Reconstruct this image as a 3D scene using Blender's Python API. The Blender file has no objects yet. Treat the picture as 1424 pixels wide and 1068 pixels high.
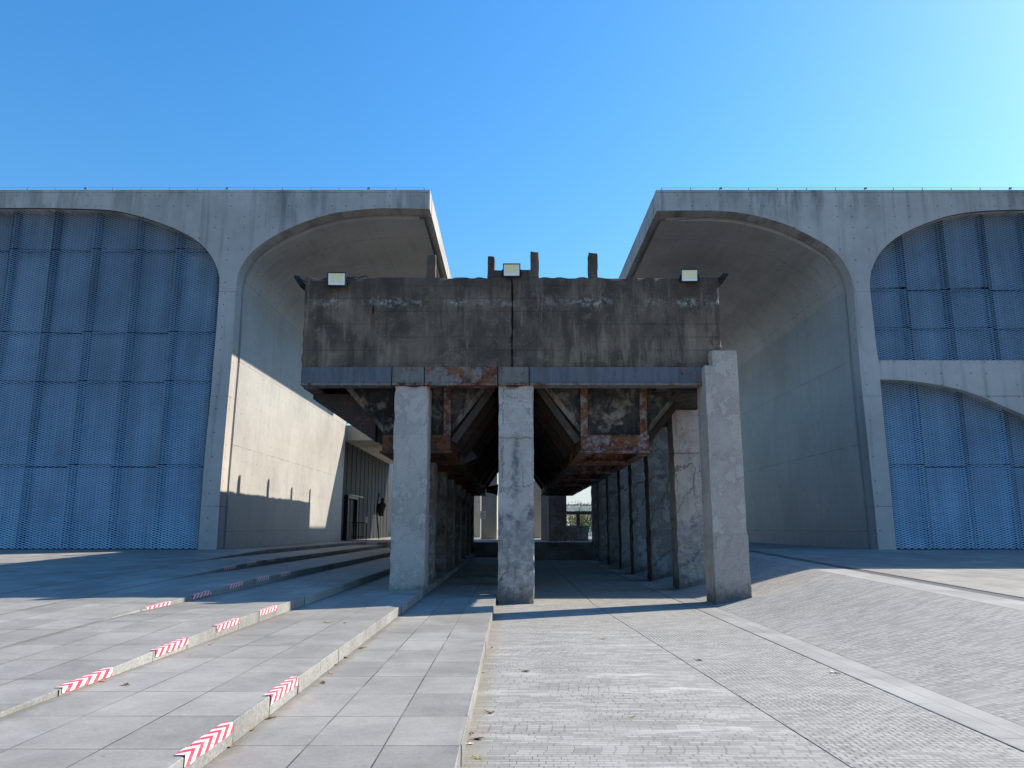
import bpy, bmesh, math, random
import numpy as np
from mathutils import Vector, noise as mnoise

random.seed(7)
rng = np.random.default_rng(5)
S = bpy.context.scene
COL = S.collection

# ------------------------------------------------------------------ camera data
CAM_Z = 1.65
PITCH = math.radians(10.84)
F = 1050.0
cp, sp = math.cos(PITCH), math.sin(PITCH)


def at_y(px, py, Y):
    """world point on the vertical plane y = Y seen at a photo pixel"""
    u = (px - 712) / F
    v = (534 - py) / F
    dy = cp - v * sp
    t = Y / dy
    return (u * t, Y, CAM_Z + (sp + v * cp) * t)


def at_z(px, py, Z):
    u = (px - 712) / F
    v = (534 - py) / F
    t = (Z - CAM_Z) / (sp + v * cp)
    return (u * t, (cp - v * sp) * t, Z)


# ------------------------------------------------------------------ materials
class Nodes:
    def __init__(self, name):
        self.m = bpy.data.materials.new(name)
        self.m.use_nodes = True
        self.nt = self.m.node_tree
        self.b = self.nt.nodes['Principled BSDF']
        self.b.inputs['Roughness'].default_value = 0.85
        self.b.inputs['Specular IOR Level'].default_value = 0.3

    def new(self, t, **kw):
        n = self.nt.nodes.new(t)
        for k, v in kw.items():
            setattr(n, k, v)
        return n

    def set(self, sock, v):
        if isinstance(v, bpy.types.NodeSocket):
            self.nt.links.new(v, sock)
        else:
            if isinstance(v, tuple) and len(v) == 3 and sock.type == 'RGBA':
                v = (*v, 1)
            sock.default_value = v

    def math(self, op, a, b=None, c=None, clamp=False):
        n = self.new('ShaderNodeMath', operation=op)
        n.use_clamp = clamp
        self.set(n.inputs[0], a)
        if b is not None:
            self.set(n.inputs[1], b)
        if c is not None:
            self.set(n.inputs[2], c)
        return n.outputs[0]

    def pos(self):
        return self.new('ShaderNodeNewGeometry').outputs['Position']

    def obj(self):
        return self.new('ShaderNodeTexCoord').outputs['Object']

    def normal(self):
        return self.new('ShaderNodeNewGeometry').outputs['True Normal']

    def sep(self, v):
        n = self.new('ShaderNodeSeparateXYZ')
        self.set(n.inputs[0], v)
        return n.outputs

    def comb(self, x, y, z=0.0):
        n = self.new('ShaderNodeCombineXYZ')
        self.set(n.inputs[0], x)
        self.set(n.inputs[1], y)
        self.set(n.inputs[2], z)
        return n.outputs[0]

    def scale(self, v, s):
        n = self.new('ShaderNodeVectorMath', operation='MULTIPLY')
        self.set(n.inputs[0], v)
        n.inputs[1].default_value = s
        return n.outputs[0]

    def noise(self, v, scale, detail=6, rough=0.55, dist=0.0):
        n = self.new('ShaderNodeTexNoise')
        self.set(n.inputs['Vector'], v)
        n.inputs['Scale'].default_value = scale
        n.inputs['Detail'].default_value = detail
        n.inputs['Roughness'].default_value = rough
        n.inputs['Distortion'].default_value = dist
        return n.outputs['Fac']

    def voro(self, v, scale, feature='F1'):
        n = self.new('ShaderNodeTexVoronoi', feature=feature)
        self.set(n.inputs['Vector'], v)
        n.inputs['Scale'].default_value = scale
        return n.outputs['Distance']

    def ramp(self, fac, lo, hi, a=0.0, b=1.0):
        """linear remap with clamp (smoothstep)"""
        n = self.new('ShaderNodeMapRange', interpolation_type='SMOOTHSTEP')
        self.set(n.inputs[0], fac)
        self.set(n.inputs[1], lo)
        self.set(n.inputs[2], hi)
        self.set(n.inputs[3], a)
        self.set(n.inputs[4], b)
        return n.outputs[0]

    def mix(self, fac, a, b, mode='MIX'):
        n = self.new('ShaderNodeMix', data_type='RGBA', blend_type=mode)
        self.set(n.inputs[0], fac)
        self.set(n.inputs[6], a)
        self.set(n.inputs[7], b)
        return n.outputs[2]

    def mul(self, col, f):
        """colour times scalar"""
        g = self.new('ShaderNodeCombineColor')
        for i in range(3):
            self.set(g.inputs[i], f)
        return self.mix(1.0, col, g.outputs[0], 'MULTIPLY')

    def brick(self, v, w, h, mortar, offset=0.5, freq=2, smooth=0.1):
        n = self.new('ShaderNodeTexBrick', offset=offset, offset_frequency=freq, squash=1.0)
        self.set(n.inputs['Vector'], v)
        n.inputs['Color1'].default_value = (0, 0, 0, 1)
        n.inputs['Color2'].default_value = (1, 1, 1, 1)
        n.inputs['Mortar'].default_value = (0.5, 0.5, 0.5, 1)
        n.inputs['Scale'].default_value = 1.0
        n.inputs['Mortar Size'].default_value = mortar
        n.inputs['Mortar Smooth'].default_value = smooth
        n.inputs['Brick Width'].default_value = w
        n.inputs['Row Height'].default_value = h
        return n.outputs['Color'], n.outputs['Fac']

    def bump(self, h, strength=0.3, dist=0.01):
        n = self.new('ShaderNodeBump')
        n.inputs['Strength'].default_value = strength
        n.inputs['Distance'].default_value = dist
        self.set(n.inputs['Height'], h)
        self.set(self.b.inputs['Normal'], n.outputs[0])

    def color(self, c):
        self.set(self.b.inputs['Base Color'], c)

    def rough(self, r):
        self.set(self.b.inputs['Roughness'], r)


def uv_wall(k):
    """coordinates that follow the wall: (along, up)"""
    p = k.sep(k.pos())
    n = k.sep(k.normal())
    fx = k.math('GREATER_THAN', k.math('ABSOLUTE', n[0]), 0.6)
    fz = k.math('GREATER_THAN', k.math('ABSOLUTE', n[2]), 0.6)
    u = k.math('ADD', k.math('MULTIPLY', p[0], k.math('SUBTRACT', 1.0, fx)), k.math('MULTIPLY', p[1], fx))
    v = k.math('ADD', k.math('MULTIPLY', p[2], k.math('SUBTRACT', 1.0, fz)), k.math('MULTIPLY', p[1], fz))
    return u, v


def line_mask(k, coord, period, off, half):
    f = k.math('FRACT', k.math('DIVIDE', k.math('SUBTRACT', coord, off), period))
    d = k.math('MULTIPLY', k.math('MINIMUM', f, k.math('SUBTRACT', 1.0, f)), period)
    return k.ramp(d, half * 0.4, half, 1.0, 0.0)


def m_fairface(name, base, joint_v=3.1, off_v=1.1, joint_u=5.2, holes=True, stains=1.0, sheen=False):
    """cast concrete with form joints, tie holes and drip streaks"""
    k = Nodes(name)
    P = k.pos()
    u, v = uv_wall(k)
    big = k.noise(P, 0.35, 5)
    mid = k.noise(P, 2.2, 8, 0.65)
    fine = k.noise(P, 28, 4)
    streak = k.noise(k.comb(k.math('MULTIPLY', u, 2.6), k.math('MULTIPLY', v, 0.13)), 1.0, 6, 0.6)
    panel, _ = k.brick(k.comb(u, v), joint_u / 2, joint_v, 0.0, 0.0)
    pv = k.math('MULTIPLY', k.sep(panel)[0], 0.07)
    f = k.math('ADD', k.ramp(big, 0.25, 0.75, 0.86, 1.1), k.math('MULTIPLY', k.math('SUBTRACT', mid, 0.5), 0.3))
    f = k.math('ADD', f, k.math('MULTIPLY', k.math('SUBTRACT', fine, 0.5), 0.16))
    f = k.math('SUBTRACT', f, pv)
    f = k.math('MULTIPLY', f, k.ramp(streak, 0.30, 0.50, 1 - 0.30 * stains, 1.0))
    jn = k.noise(P, 1.3, 3)
    j = k.math('MAXIMUM', line_mask(k, v, joint_v, off_v, 0.018), k.math('MULTIPLY', line_mask(k, u, joint_u, 0.7, 0.014), 0.6))
    j = k.math('MULTIPLY', j, k.ramp(jn, 0.35, 0.6, 0.25, 1.0))
    f = k.math('MULTIPLY', f, k.math('SUBTRACT', 1.0, k.math('MULTIPLY', j, 0.55)))
    if holes:
        fu = k.math('SUBTRACT', k.math('FRACT', k.math('DIVIDE', u, 0.57)), 0.5)
        fv = k.math('SUBTRACT', k.math('FRACT', k.math('DIVIDE', v, 0.45)), 0.5)
        d = k.math('SQRT', k.math('ADD', k.math('POWER', k.math('MULTIPLY', fu, 0.57), 2.0), k.math('POWER', k.math('MULTIPLY', fv, 0.45), 2.0)))
        h = k.ramp(d, 0.02, 0.042, 1.0, 0.0)
        h = k.math('MULTIPLY', h, k.ramp(k.noise(k.comb(k.math('FLOOR', k.math('DIVIDE', u, 0.57)), k.math('FLOOR', k.math('DIVIDE', v, 0.45))), 0.83, 2), 0.42, 0.56, 0.0, 0.75))
        f = k.math('MULTIPLY', f, k.math('SUBTRACT', 1.0, k.math('MULTIPLY', h, 0.75)))
    tn = k.noise(k.comb(k.math('MULTIPLY', u, 1.1), k.math('MULTIPLY', v, 0.25)), 1.0, 7, 0.7)
    tm = k.math('MULTIPLY', k.ramp(v, 12.6, 14.8), k.ramp(tn, 0.42, 0.62))
    tm = k.math('MULTIPLY', tm, k.ramp(k.noise(k.comb(u, 0.0), 0.14, 2), 0.42, 0.6, 0.2, 1.0))
    f = k.math('MULTIPLY', f, k.math('SUBTRACT', 1.0, k.math('MULTIPLY', tm, 0.5 * stains)))
    c = k.mul(base, f)
    # air holes
    vo = k.voro(P, 4.2)
    c = k.mix(k.ramp(vo, 0.02, 0.05, 0.35, 0.0), c, tuple(x * 0.45 for x in base))
    k.color(c)
    k.rough(0.44 if sheen else 0.8)
    if sheen:
        k.b.inputs['Specular IOR Level'].default_value = 0.17
    k.bump(k.math('SUBTRACT', k.math('ADD', mid, k.math('MULTIPLY', fine, 0.3)), j), 0.08 if sheen else 0.25, 0.01)
    return k.m


def m_old_concrete(name, base, dark, pale, z_line=None, board=0.32, pale_amt=0.5, rust=0.0, lime=0.0):
    k = Nodes(name)
    P = k.pos()
    u, v = uv_wall(k)
    big = k.noise(P, 0.9, 6, 0.6, 0.4)
    mid = k.noise(P, 4.0, 9, 0.7, 0.3)
    fine = k.noise(P, 38, 5, 0.7)
    streak = k.noise(k.comb(k.math('MULTIPLY', u, 3.6), k.math('MULTIPLY', v, 0.45)), 1.0, 9, 0.7, 0.1)
    c = k.mix(k.ramp(big, 0.3, 0.68), base, dark)
    c = k.mix(k.ramp(streak, 0.50, 0.60, 0.0, 0.8), c, dark)
    c = k.mix(k.ramp(streak, 0.36, 0.46, 0.5, 0.0), c, tuple(min(1, x * 1.55) for x in base))
    c = k.mix(k.ramp(mid, 0.52, 0.72, 0.0, 0.55), c, tuple(min(1, x * 1.45) for x in base))
    if board:
        bn = k.noise(k.comb(k.math('MULTIPLY', u, 0.5), k.math('MULTIPLY', v, 3.0)), 1.0, 3)
        b = k.math('MULTIPLY', line_mask(k, v, board, 0.05, 0.014), k.ramp(bn, 0.42, 0.62))
        c = k.mix(k.math('MULTIPLY', b, 0.5), c, tuple(x * 0.35 for x in dark))
    # pale lime speckles
    sp_ = k.voro(P, 17.0)
    sm = k.ramp(k.noise(P, 1.1, 4), 0.5, 0.66)
    c = k.mix(k.math('MULTIPLY', k.ramp(sp_, 0.06, 0.16, 1.0, 0.0), k.math('MULTIPLY', sm, pale_amt)), c, pale)
    if z_line is not None:
        zz = k.math('ADD', v, k.math('MULTIPLY', k.math('SUBTRACT', k.noise(P, 2.0, 3), 0.5), 0.16))
        d = k.math('ABSOLUTE', k.math('SUBTRACT', zz, z_line))
        m = k.math('MULTIPLY', k.ramp(d, 0.0, 0.17, 1.0, 0.0), k.ramp(k.noise(P, 7.0, 8, 0.75), 0.46, 0.58))
        m = k.math('MULTIPLY', m, k.ramp(k.noise(k.comb(u, 0.0), 0.85, 2), 0.42, 0.6))
        c = k.mix(k.math('MULTIPLY', m, 0.62), c, pale)
        up = k.ramp(zz, z_line, z_line + 0.5, 0.0, 0.45)
        c = k.mix(up, c, tuple(x * 0.7 for x in dark))
        rr = k.math('MULTIPLY', k.ramp(k.noise(k.comb(k.math('MULTIPLY', u, 1.3), k.math('MULTIPLY', v, 0.8)), 1.0, 6, 0.7), 0.62, 0.75), rust)
        c = k.mix(rr, c, (0.09, 0.04, 0.022))
        gx = at_y(519, 430, 17.45)[0]
        gu = k.math('ABSOLUTE', k.math('SUBTRACT', k.math('ADD', u, k.math('MULTIPLY', k.math('SUBTRACT', k.noise(P, 6.0, 4), 0.5), 0.06)), gx))
        hole = k.math('MULTIPLY', k.ramp(gu, 0.012, 0.035, 1.0, 0.0), k.math('MULTIPLY', k.ramp(v, 6.66, 6.74), k.ramp(v, 6.88, 6.96, 1.0, 0.0)))
        run = k.math('MULTIPLY', k.ramp(gu, 0.02, 0.09, 0.6, 0.0), k.math('MULTIPLY', k.ramp(v, 5.9, 6.7), k.ramp(v, 6.8, 6.9, 1.0, 0.0)))
        c = k.mix(run, c, (0.10, 0.042, 0.022))
        c = k.mix(hole, c, (0.02, 0.012, 0.01))
    if lime:
        ln = k.noise(P, 1.5, 6, 0.62, 0.8)
        lm = k.math('MULTIPLY', k.ramp(ln, 0.50, 0.60), k.ramp(mid, 0.38, 0.62))
        lm = k.math('MULTIPLY', lm, k.ramp(v, 3.9, 5.3, 1.0, 0.35))
        c = k.mix(k.math('MULTIPLY', lm, lime), c, (0.33, 0.27, 0.21))
    c = k.mul(c, k.ramp(fine, 0.2, 0.8, 0.72, 1.28))
    k.color(c)
    k.rough(0.92)
    k.bump(k.math('ADD', k.math('MULTIPLY', mid, 1.0), k.math('MULTIPLY', fine, 0.5)), 0.6, 0.03)
    return k.m


def m_pillar(name, base, patch_lo, patch_hi, dirt=0.55, cracks=0.7, history=False):
    k = Nodes(name)
    P = k.pos()
    u, v = uv_wall(k)
    big = k.noise(P, 1.1, 4, 0.55, 0.1)
    mid = k.noise(P, 5.0, 9, 0.7, 0.1)
    fine = k.noise(P, 40, 5, 0.7)
    pat = k.noise(P, 2.2, 9, 0.68, 0.25)
    c = k.mix(k.ramp(big, 0.35, 0.65), base, tuple(x * 0.78 for x in base))
    c = k.mix(k.ramp(pat, 0.53, 0.56, 0.0, 0.8), c, patch_hi)
    c = k.mix(k.ramp(pat, 0.40, 0.44, 0.75, 0.0), c, patch_lo)
    c = k.mix(k.ramp(mid, 0.55, 0.72, 0.0, 0.55), c, tuple(x * 0.5 for x in base))
    streak = k.noise(k.comb(k.math('MULTIPLY', u, 9.0), k.math('MULTIPLY', v, 0.5)), 1.0, 6, 0.6)
    c = k.mix(k.ramp(streak, 0.55, 0.7, 0.0, dirt), c, tuple(x * 0.42 for x in base))
    ck = k.voro(k.comb(k.math('ADD', k.math('MULTIPLY', u, 1.1), k.math('MULTIPLY', mid, 0.35)), k.math('ADD', k.math('MULTIPLY', v, 0.55), k.math('MULTIPLY', mid, 0.6))), 1.0, 'DISTANCE_TO_EDGE')
    c = k.mix(k.math('MULTIPLY', k.ramp(ck, 0.002, 0.014, 1.0, 0.0), cracks), c, (0.03, 0.028, 0.027))
    if history:
        w1 = k.math('ADD', v, k.math('MULTIPLY', k.math('SUBTRACT', k.noise(P, 2.6, 5), 0.5), 1.2))
        lo = k.math('MULTIPLY', k.ramp(w1, 1.55, 1.9, 1.0, 0.0), k.ramp(k.noise(P, 6.0, 9, 0.75), 0.36, 0.6))
        c = k.mix(k.math('MULTIPLY', lo, 0.6), c, (0.13, 0.125, 0.125))
        bl = k.ramp(k.math('ABSOLUTE', k.math('SUBTRACT', w1, 1.85)), 0.0, 0.28, 0.8, 0.0)
        c = k.mix(k.math('MULTIPLY', bl, k.ramp(mid, 0.4, 0.6)), c, (0.07, 0.068, 0.07))
        cs = k.math('ADD', u, k.math('MULTIPLY', k.math('SUBTRACT', k.noise(P, 7.0, 6), 0.5), 0.25))
        col_ = k.math('MULTIPLY', k.ramp(k.math('ABSOLUTE', k.math('SUBTRACT', cs, 0.08)), 0.02, 0.12, 1.0, 0.0), k.math('MULTIPLY', k.ramp(v, 1.9, 2.6), k.ramp(v, 3.5, 4.0, 1.0, 0.0)))
        c = k.mix(k.math('MULTIPLY', col_, k.ramp(mid, 0.38, 0.55, 0.1, 0.7)), c, (0.085, 0.08, 0.078))
        sn = k.voro(k.math('ADD', mid, 0.0) if False else P, 7.0)
        sp2 = k.math('MULTIPLY', k.ramp(k.math('ABSOLUTE', k.math('SUBTRACT', w1, 4.25)), 0.25, 0.5, 1.0, 0.0), k.ramp(k.noise(P, 8.0, 8, 0.7), 0.5, 0.58))
        c = k.mix(k.math('MULTIPLY', sp2, 0.7), c, patch_hi)
        for zz in (3.72,):
            c = k.mix(k.ramp(k.math('ABSOLUTE', k.math('SUBTRACT', k.math('ADD', v, k.math('MULTIPLY', mid, 0.16)), zz + 0.08)), 0.004, 0.03, 0.5, 0.0), c, (0.06, 0.055, 0.052))
    wet = k.math('ADD', v, k.math('MULTIPLY', k.math('SUBTRACT', mid, 0.5), 0.9))
    c = k.mix(k.ramp(wet, 0.1, 0.55, 0.7, 0.0), c, (0.045, 0.043, 0.042))
    c = k.mul(c, k.ramp(fine, 0.2, 0.8, 0.78, 1.22))
    c = k.mul(c, k.ramp(k.new('ShaderNodeObjectInfo').outputs['Random'], 0.0, 1.0, 0.80 if dirt > 0.65 and not history else 1.0, 1.16 if dirt > 0.65 and not history else 1.0))
    k.color(c)
    k.rough(0.9)
    k.bump(k.math('ADD', k.math('ADD', mid, k.math('MULTIPLY', fine, 0.4)), k.ramp(pat, 0.53, 0.56, 0.0, 0.5)), 0.5, 0.025)
    return k.m


def m_rust_steel(name, paint, amt, edge_z=None, scale=2.4):
    k = Nodes(name)
    P = k.pos()
    u, v = uv_wall(k)
    n1 = k.noise(P, scale, 11, 0.78, 0.05)
    n2 = k.noise(k.comb(k.math('MULTIPLY', u, 9.0), k.math('MULTIPLY', v, 1.2)), 1.0, 6, 0.6)
    fine = k.noise(P, 45, 4, 0.7)
    rust = k.mix(k.ramp(fine, 0.35, 0.65), (0.085, 0.028, 0.014), (0.27, 0.095, 0.03))
    rust = k.mix(k.ramp(k.noise(P, 6, 4), 0.45, 0.65), rust, (0.05, 0.02, 0.016))
    pc = k.mix(k.ramp(n2, 0.4, 0.65, 0.0, 0.55), paint, tuple(x * 0.55 for x in paint))
    c = k.mix(k.ramp(n1, 0.60 - amt * 0.3, 0.70 - amt * 0.3), pc, rust)
    k.color(c)
    k.rough(0.7)
    k.b.inputs['Metallic'].default_value = 0.0
    k.bump(k.math('ADD', n1, k.math('MULTIPLY', fine, 0.4)), 0.35, 0.01)
    return k.m


def m_slab(name, base, w, h, offx, offy, swap=True, offset=0.0, jw=0.006, tone=0.26, joint=0.45, grain=0.0, silt=False):
    k = Nodes(name)
    P = k.pos()
    p = k.sep(P)
    a = k.math('SUBTRACT', p[1], offy)
    b = k.math('SUBTRACT', p[0], offx)
    vec = k.comb(a, b) if swap else k.comb(b, a)
    col, mort = k.brick(vec, w, h, jw, offset)
    t = k.sep(col)[0]
    fine = k.noise(P, 130, 3, 0.8)
    mid = k.noise(P, 3.0, 7, 0.65)
    big = k.noise(P, 0.4, 4, 0.6, 0.3)
    f = k.math('ADD', k.ramp(t, 0.0, 1.0, 1 - tone / 2, 1 + tone / 2), k.math('MULTIPLY', k.math('SUBTRACT', mid, 0.5), 0.3))
    f = k.math('ADD', f, k.math('MULTIPLY', k.math('SUBTRACT', fine, 0.5), 0.45))
    f = k.math('MULTIPLY', f, k.ramp(big, 0.3, 0.7, 0.88, 1.08))
    if grain:
        f = k.math('ADD', f, k.math('MULTIPLY', k.math('SUBTRACT', k.noise(P, 34, 4, 0.75), 0.5), grain))
    spot = k.ramp(k.noise(P, 9.0, 6, 0.7), 0.64, 0.76, 1.0, 0.8)
    f = k.math('MULTIPLY', f, spot)
    blot = k.noise(P, 0.9, 7, 0.7, 0.5)
    f = k.math('MULTIPLY', f, k.ramp(blot, 0.35, 0.65, 0.84, 1.07))
    f = k.math('MULTIPLY', f, k.ramp(k.voro(P, 2.1), 0.015, 0.03, 0.55, 1.0))
    jv = k.ramp(k.noise(P, 1.2, 3), 0.3, 0.65, joint * 0.4, joint + 0.35)
    f = k.math('MULTIPLY', f, k.math('SUBTRACT', 1.0, k.math('MULTIPLY', mort, jv)))
    c = k.mul(base, f)
    if silt:
        e = k.math('ADD', b, k.math('MULTIPLY', k.math('SUBTRACT', k.noise(P, 5.0, 6, 0.7), 0.5), 0.22))
        c = k.mix(k.ramp(e, 0.0, 0.13, 0.6, 0.0), c, (0.13, 0.115, 0.09))
    k.color(c)
    k.rough(k.ramp(mid, 0.3, 0.7, 0.62, 0.85))
    k.bump(k.math('SUBTRACT', k.math('MULTIPLY', fine, 0.15), mort), 0.4, 0.004)
    return k.m


def m_pavers(name, base, w, h, rot=0.0, dots=0.5, lime=0.0, tone=0.3, jitter=1.0):
    k = Nodes(name)
    P = k.pos()
    mp = k.new('ShaderNodeMapping')
    k.set(mp.inputs[0], P)
    mp.inputs['Rotation'].default_value = (0, 0, rot)
    q = k.sep(mp.outputs[0])
    wob = k.math('MULTIPLY', k.math('SUBTRACT', k.noise(P, 1.2, 3), 0.5), 0.03)
    row = k.math('FLOOR', k.math('DIVIDE', k.math('ADD', q[1], wob), h))
    wn = k.new('ShaderNodeTexWhiteNoise', noise_dimensions='1D')
    k.set(wn.inputs['W'], row)
    qx = k.math('ADD', q[0], k.math('MULTIPLY', wn.outputs['Value'], w * jitter))
    vec = k.comb(qx, k.math('ADD', q[1], wob))
    col, mort = k.brick(vec, w, h, 0.0035, 0.5, 2)
    t = k.sep(col)[0]
    # gaps between the short ends read as dark ticks
    even = k.math('MULTIPLY', k.math('FRACT', k.math('MULTIPLY', row, 0.5)), 2.0)
    fx = k.math('FRACT', k.math('DIVIDE', k.math('ADD', qx, k.math('MULTIPLY', even, w * 0.5)), w))
    dx = k.math('MULTIPLY', k.math('MINIMUM', fx, k.math('SUBTRACT', 1.0, fx)), w)
    tick = k.ramp(dx, 0.004, 0.010, 1.0, 0.0)
    tick = k.math('MULTIPLY', tick, k.ramp(k.noise(P, 0.7, 4, 0.6), 0.36, 0.6, 0.15, 1.0))
    fine = k.noise(P, 120, 3, 0.8)
    mid = k.noise(P, 4.0, 7, 0.65)
    lng = k.noise(k.comb(k.math('MULTIPLY', q[0], 1.3), k.math('MULTIPLY', q[1], 6.0)), 1.0, 5, 0.55)
    f = k.math('ADD', k.ramp(t, 0.0, 1.0, 1 - tone / 2, 1 + tone / 2), k.math('MULTIPLY', k.math('SUBTRACT', mid, 0.5), 0.35))
    f = k.math('ADD', f, k.math('MULTIPLY', k.math('SUBTRACT', fine, 0.5), 0.4))
    f = k.math('ADD', f, k.math('MULTIPLY', k.math('SUBTRACT', lng, 0.5), 0.24))
    ln = k.ramp(k.noise(k.comb(k.math('MULTIPLY', q[0], 0.9), k.math('MULTIPLY', q[1], 1.6)), 1.0, 4, 0.6), 0.38, 0.66, 0.12, 0.75)
    f = k.math('MULTIPLY', f, k.math('SUBTRACT', 1.0, k.math('MULTIPLY', mort, ln)))
    f = k.math('MULTIPLY', f, k.math('SUBTRACT', 1.0, k.math('MULTIPLY', tick, dots)))
    c = k.mul(base, f)
    if lime:
        # lime bloom washed out of the joints in wavy bands across the lane
        p = k.sep(P)
        wv = k.math('ADD', p[1], k.math('MULTIPLY', k.math('SUBTRACT', k.noise(P, 0.45, 4, 0.6), 0.5), 1.1))
        band = k.noise(k.comb(k.math('MULTIPLY', p[0], 0.22), k.math('MULTIPLY', wv, 1.9)), 1.0, 5, 0.7)
        m = k.ramp(band, 0.50, 0.72)
        m = k.math('MULTIPLY', m, k.ramp(k.noise(k.comb(k.math('MULTIPLY', p[0], 2.0), k.math('MULTIPLY', p[1], 16.0)), 1.0, 6, 0.7), 0.36, 0.6, 0.25, 1.0))
        m = k.math('MULTIPLY', m, k.ramp(k.math('SUBTRACT', p[0], 0.4), 1.0, 3.0, 1.0, 0.12))
        m = k.math('MULTIPLY', m, k.ramp(p[1], 10.5, 14.5, 1.0, 0.1))
        m = k.math('MULTIPLY', m, k.ramp(mid, 0.3, 0.6, 0.45, 1.0))
        c = k.mix(k.math('MULTIPLY', m, lime), c, (0.62, 0.60, 0.57))
        # silt beside the kerb
        e = k.math('ADD', p[0], k.math('MULTIPLY', k.math('SUBTRACT', k.noise(P, 3.0, 5), 0.5), 0.25))
        c = k.mix(k.ramp(e, -0.36, -0.12, 0.55, 0.0), c, (0.20, 0.18, 0.14))
    k.color(c)
    k.rough(0.85)
    k.bump(k.math('SUBTRACT', k.math('MULTIPLY', fine, 0.3), mort), 0.5, 0.006)
    return k.m


def m_plain(name, c, rough=0.6, metal=0.0, var=0.12, scale=8.0):
    k = Nodes(name)
    n = k.noise(k.pos(), scale, 5, 0.6)
    k.color(k.mul(c, k.ramp(n, 0.25, 0.75, 1 - var, 1 + var)))
    k.rough(rough)
    k.b.inputs['Metallic'].default_value = metal
    return k.m


def m_mesh():
    k = Nodes('galvanised_mesh')
    P = k.pos()
    p = k.sep(P)
    rnd = k.new('ShaderNodeObjectInfo').outputs['Random']
    st = k.noise(k.comb(k.math('MULTIPLY', p[0], 2.2), k.math('MULTIPLY', p[2], 0.16)), 1.0, 6, 0.65)
    cl = k.noise(P, 0.5, 4, 0.6)
    f = k.math('MULTIPLY', k.ramp(rnd, 0.0, 1.0, 0.88, 1.08), k.ramp(st, 0.35, 0.65, 0.82, 1.06))
    f = k.math('MULTIPLY', f, k.ramp(cl, 0.3, 0.7, 0.88, 1.06))
    k.color(k.mul((0.80, 0.87, 0.94), f))
    k.rough(0.42)
    k.b.inputs['Metallic'].default_value = 0.85
    return k.m


def m_tape():
    k = Nodes('chevron_tape')
    o = k.sep(k.obj())
    d = k.math('ADD', k.math('MULTIPLY', o[0], -1.0), k.math('MULTIPLY', o[2], -1.0))
    s = k.math('FRACT', k.math('DIVIDE', k.math('ADD', o[1], k.math('MULTIPLY', d, 1.0)), 0.145))
    red = k.ramp(s, 0.485, 0.515)
    wear = k.ramp(k.noise(k.pos(), 13, 9, 0.8), 0.52, 0.68, 0.0, 0.75)
    c = k.mix(red, (0.68, 0.66, 0.65), (0.70, 0.06, 0.10))
    k.color(k.mix(wear, c, (0.5, 0.46, 0.45)))
    k.rough(0.45)
    return k.m


def m_leaf(name, c):
    k = Nodes(name)
    k.color(k.mix(k.ramp(k.noise(k.obj(), 30, 4), 0.4, 0.6), c, tuple(x * 0.5 for x in c)))
    k.rough(0.7)
    return k.m


M = {}
M['facade'] = m_fairface('cast_concrete', (0.452, 0.415, 0.385), 4.1, 2.45, 5.2)
M['vault'] = m_fairface('vault_concrete', (0.405, 0.39, 0.372), 3.25, 1.55, 6.4, stains=0.3, sheen=True)
M['old'] = m_old_concrete('weathered_concrete', (0.195, 0.143, 0.105), (0.070, 0.052, 0.042), (0.50, 0.44, 0.38), z_line=6.99, pale_amt=0.95, rust=0.5)
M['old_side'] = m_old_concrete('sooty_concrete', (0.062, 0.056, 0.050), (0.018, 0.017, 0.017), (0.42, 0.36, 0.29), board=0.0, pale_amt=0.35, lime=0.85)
M['pillar_smooth'] = m_pillar('rendered_pillar', (0.49, 0.415, 0.365), (0.455, 0.385, 0.34), (0.515, 0.44, 0.39), 0.18, 0.25)
M['pillar_patchy'] = m_pillar('patched_pillar', (0.52, 0.45, 0.395), (0.36, 0.31, 0.275), (0.50, 0.45, 0.41), 0.75, history=True)
M['pillar_warm'] = m_pillar('plastered_pillar', (0.50, 0.41, 0.35), (0.455, 0.375, 0.32), (0.53, 0.44, 0.38), 0.12, 0.2)
M['pillar_base'] = m_pillar('plinth_render', (0.45, 0.365, 0.31), (0.41, 0.335, 0.285), (0.48, 0.395, 0.335), 0.2, 0.1)
M['pillar_dark'] = m_pillar('stained_pillar', (0.29, 0.255, 0.23), (0.17, 0.155, 0.145), (0.40, 0.36, 0.33), 0.7)
M['steel_blue'] = m_rust_steel('painted_steel', (0.125, 0.128, 0.15), 0.12)
M['steel_mid'] = m_rust_steel('faded_steel', (0.19, 0.17, 0.155), 0.28)
M['steel_rust'] = m_rust_steel('rusting_steel', (0.21, 0.19, 0.18), 0.58)
M['rust'] = m_rust_steel('rusted_steel', (0.24, 0.23, 0.24), 0.62, scale=4.0)
M['rust_deep'] = m_rust_steel('deep_rust_steel', (0.10, 0.06, 0.05), 0.6, scale=4.0)
M['plaster'] = m_old_concrete('flaking_plaster', (0.26, 0.21, 0.16), (0.035, 0.03, 0.027), (0.45, 0.38, 0.30), board=0.0, pale_amt=0.4)
M['rust_dark'] = m_rust_steel('dark_rusted_steel', (0.045, 0.032, 0.028), 0.22)
M['rib_steel'] = m_rust_steel('brown_rib_steel', (0.062, 0.046, 0.036), 0.22)
M['riser'] = m_slab('rough_granite', (0.26, 0.255, 0.245), 0.83, 4.0, -40, -0.08, True, 0.0, 0.008, 0.18, 0.8, grain=1.5)
SLAB = (0.292, 0.279, 0.260)
M['slab'] = m_slab('granite_slabs', SLAB, 0.845, 0.58, -0.36, -0.22, True, 0.0)
M['slab_far'] = m_slab('plaza_slabs', SLAB, 0.845, 0.60, -0.36, -0.22, True, 0.5, tone=0.2, grain=0.5)
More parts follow.
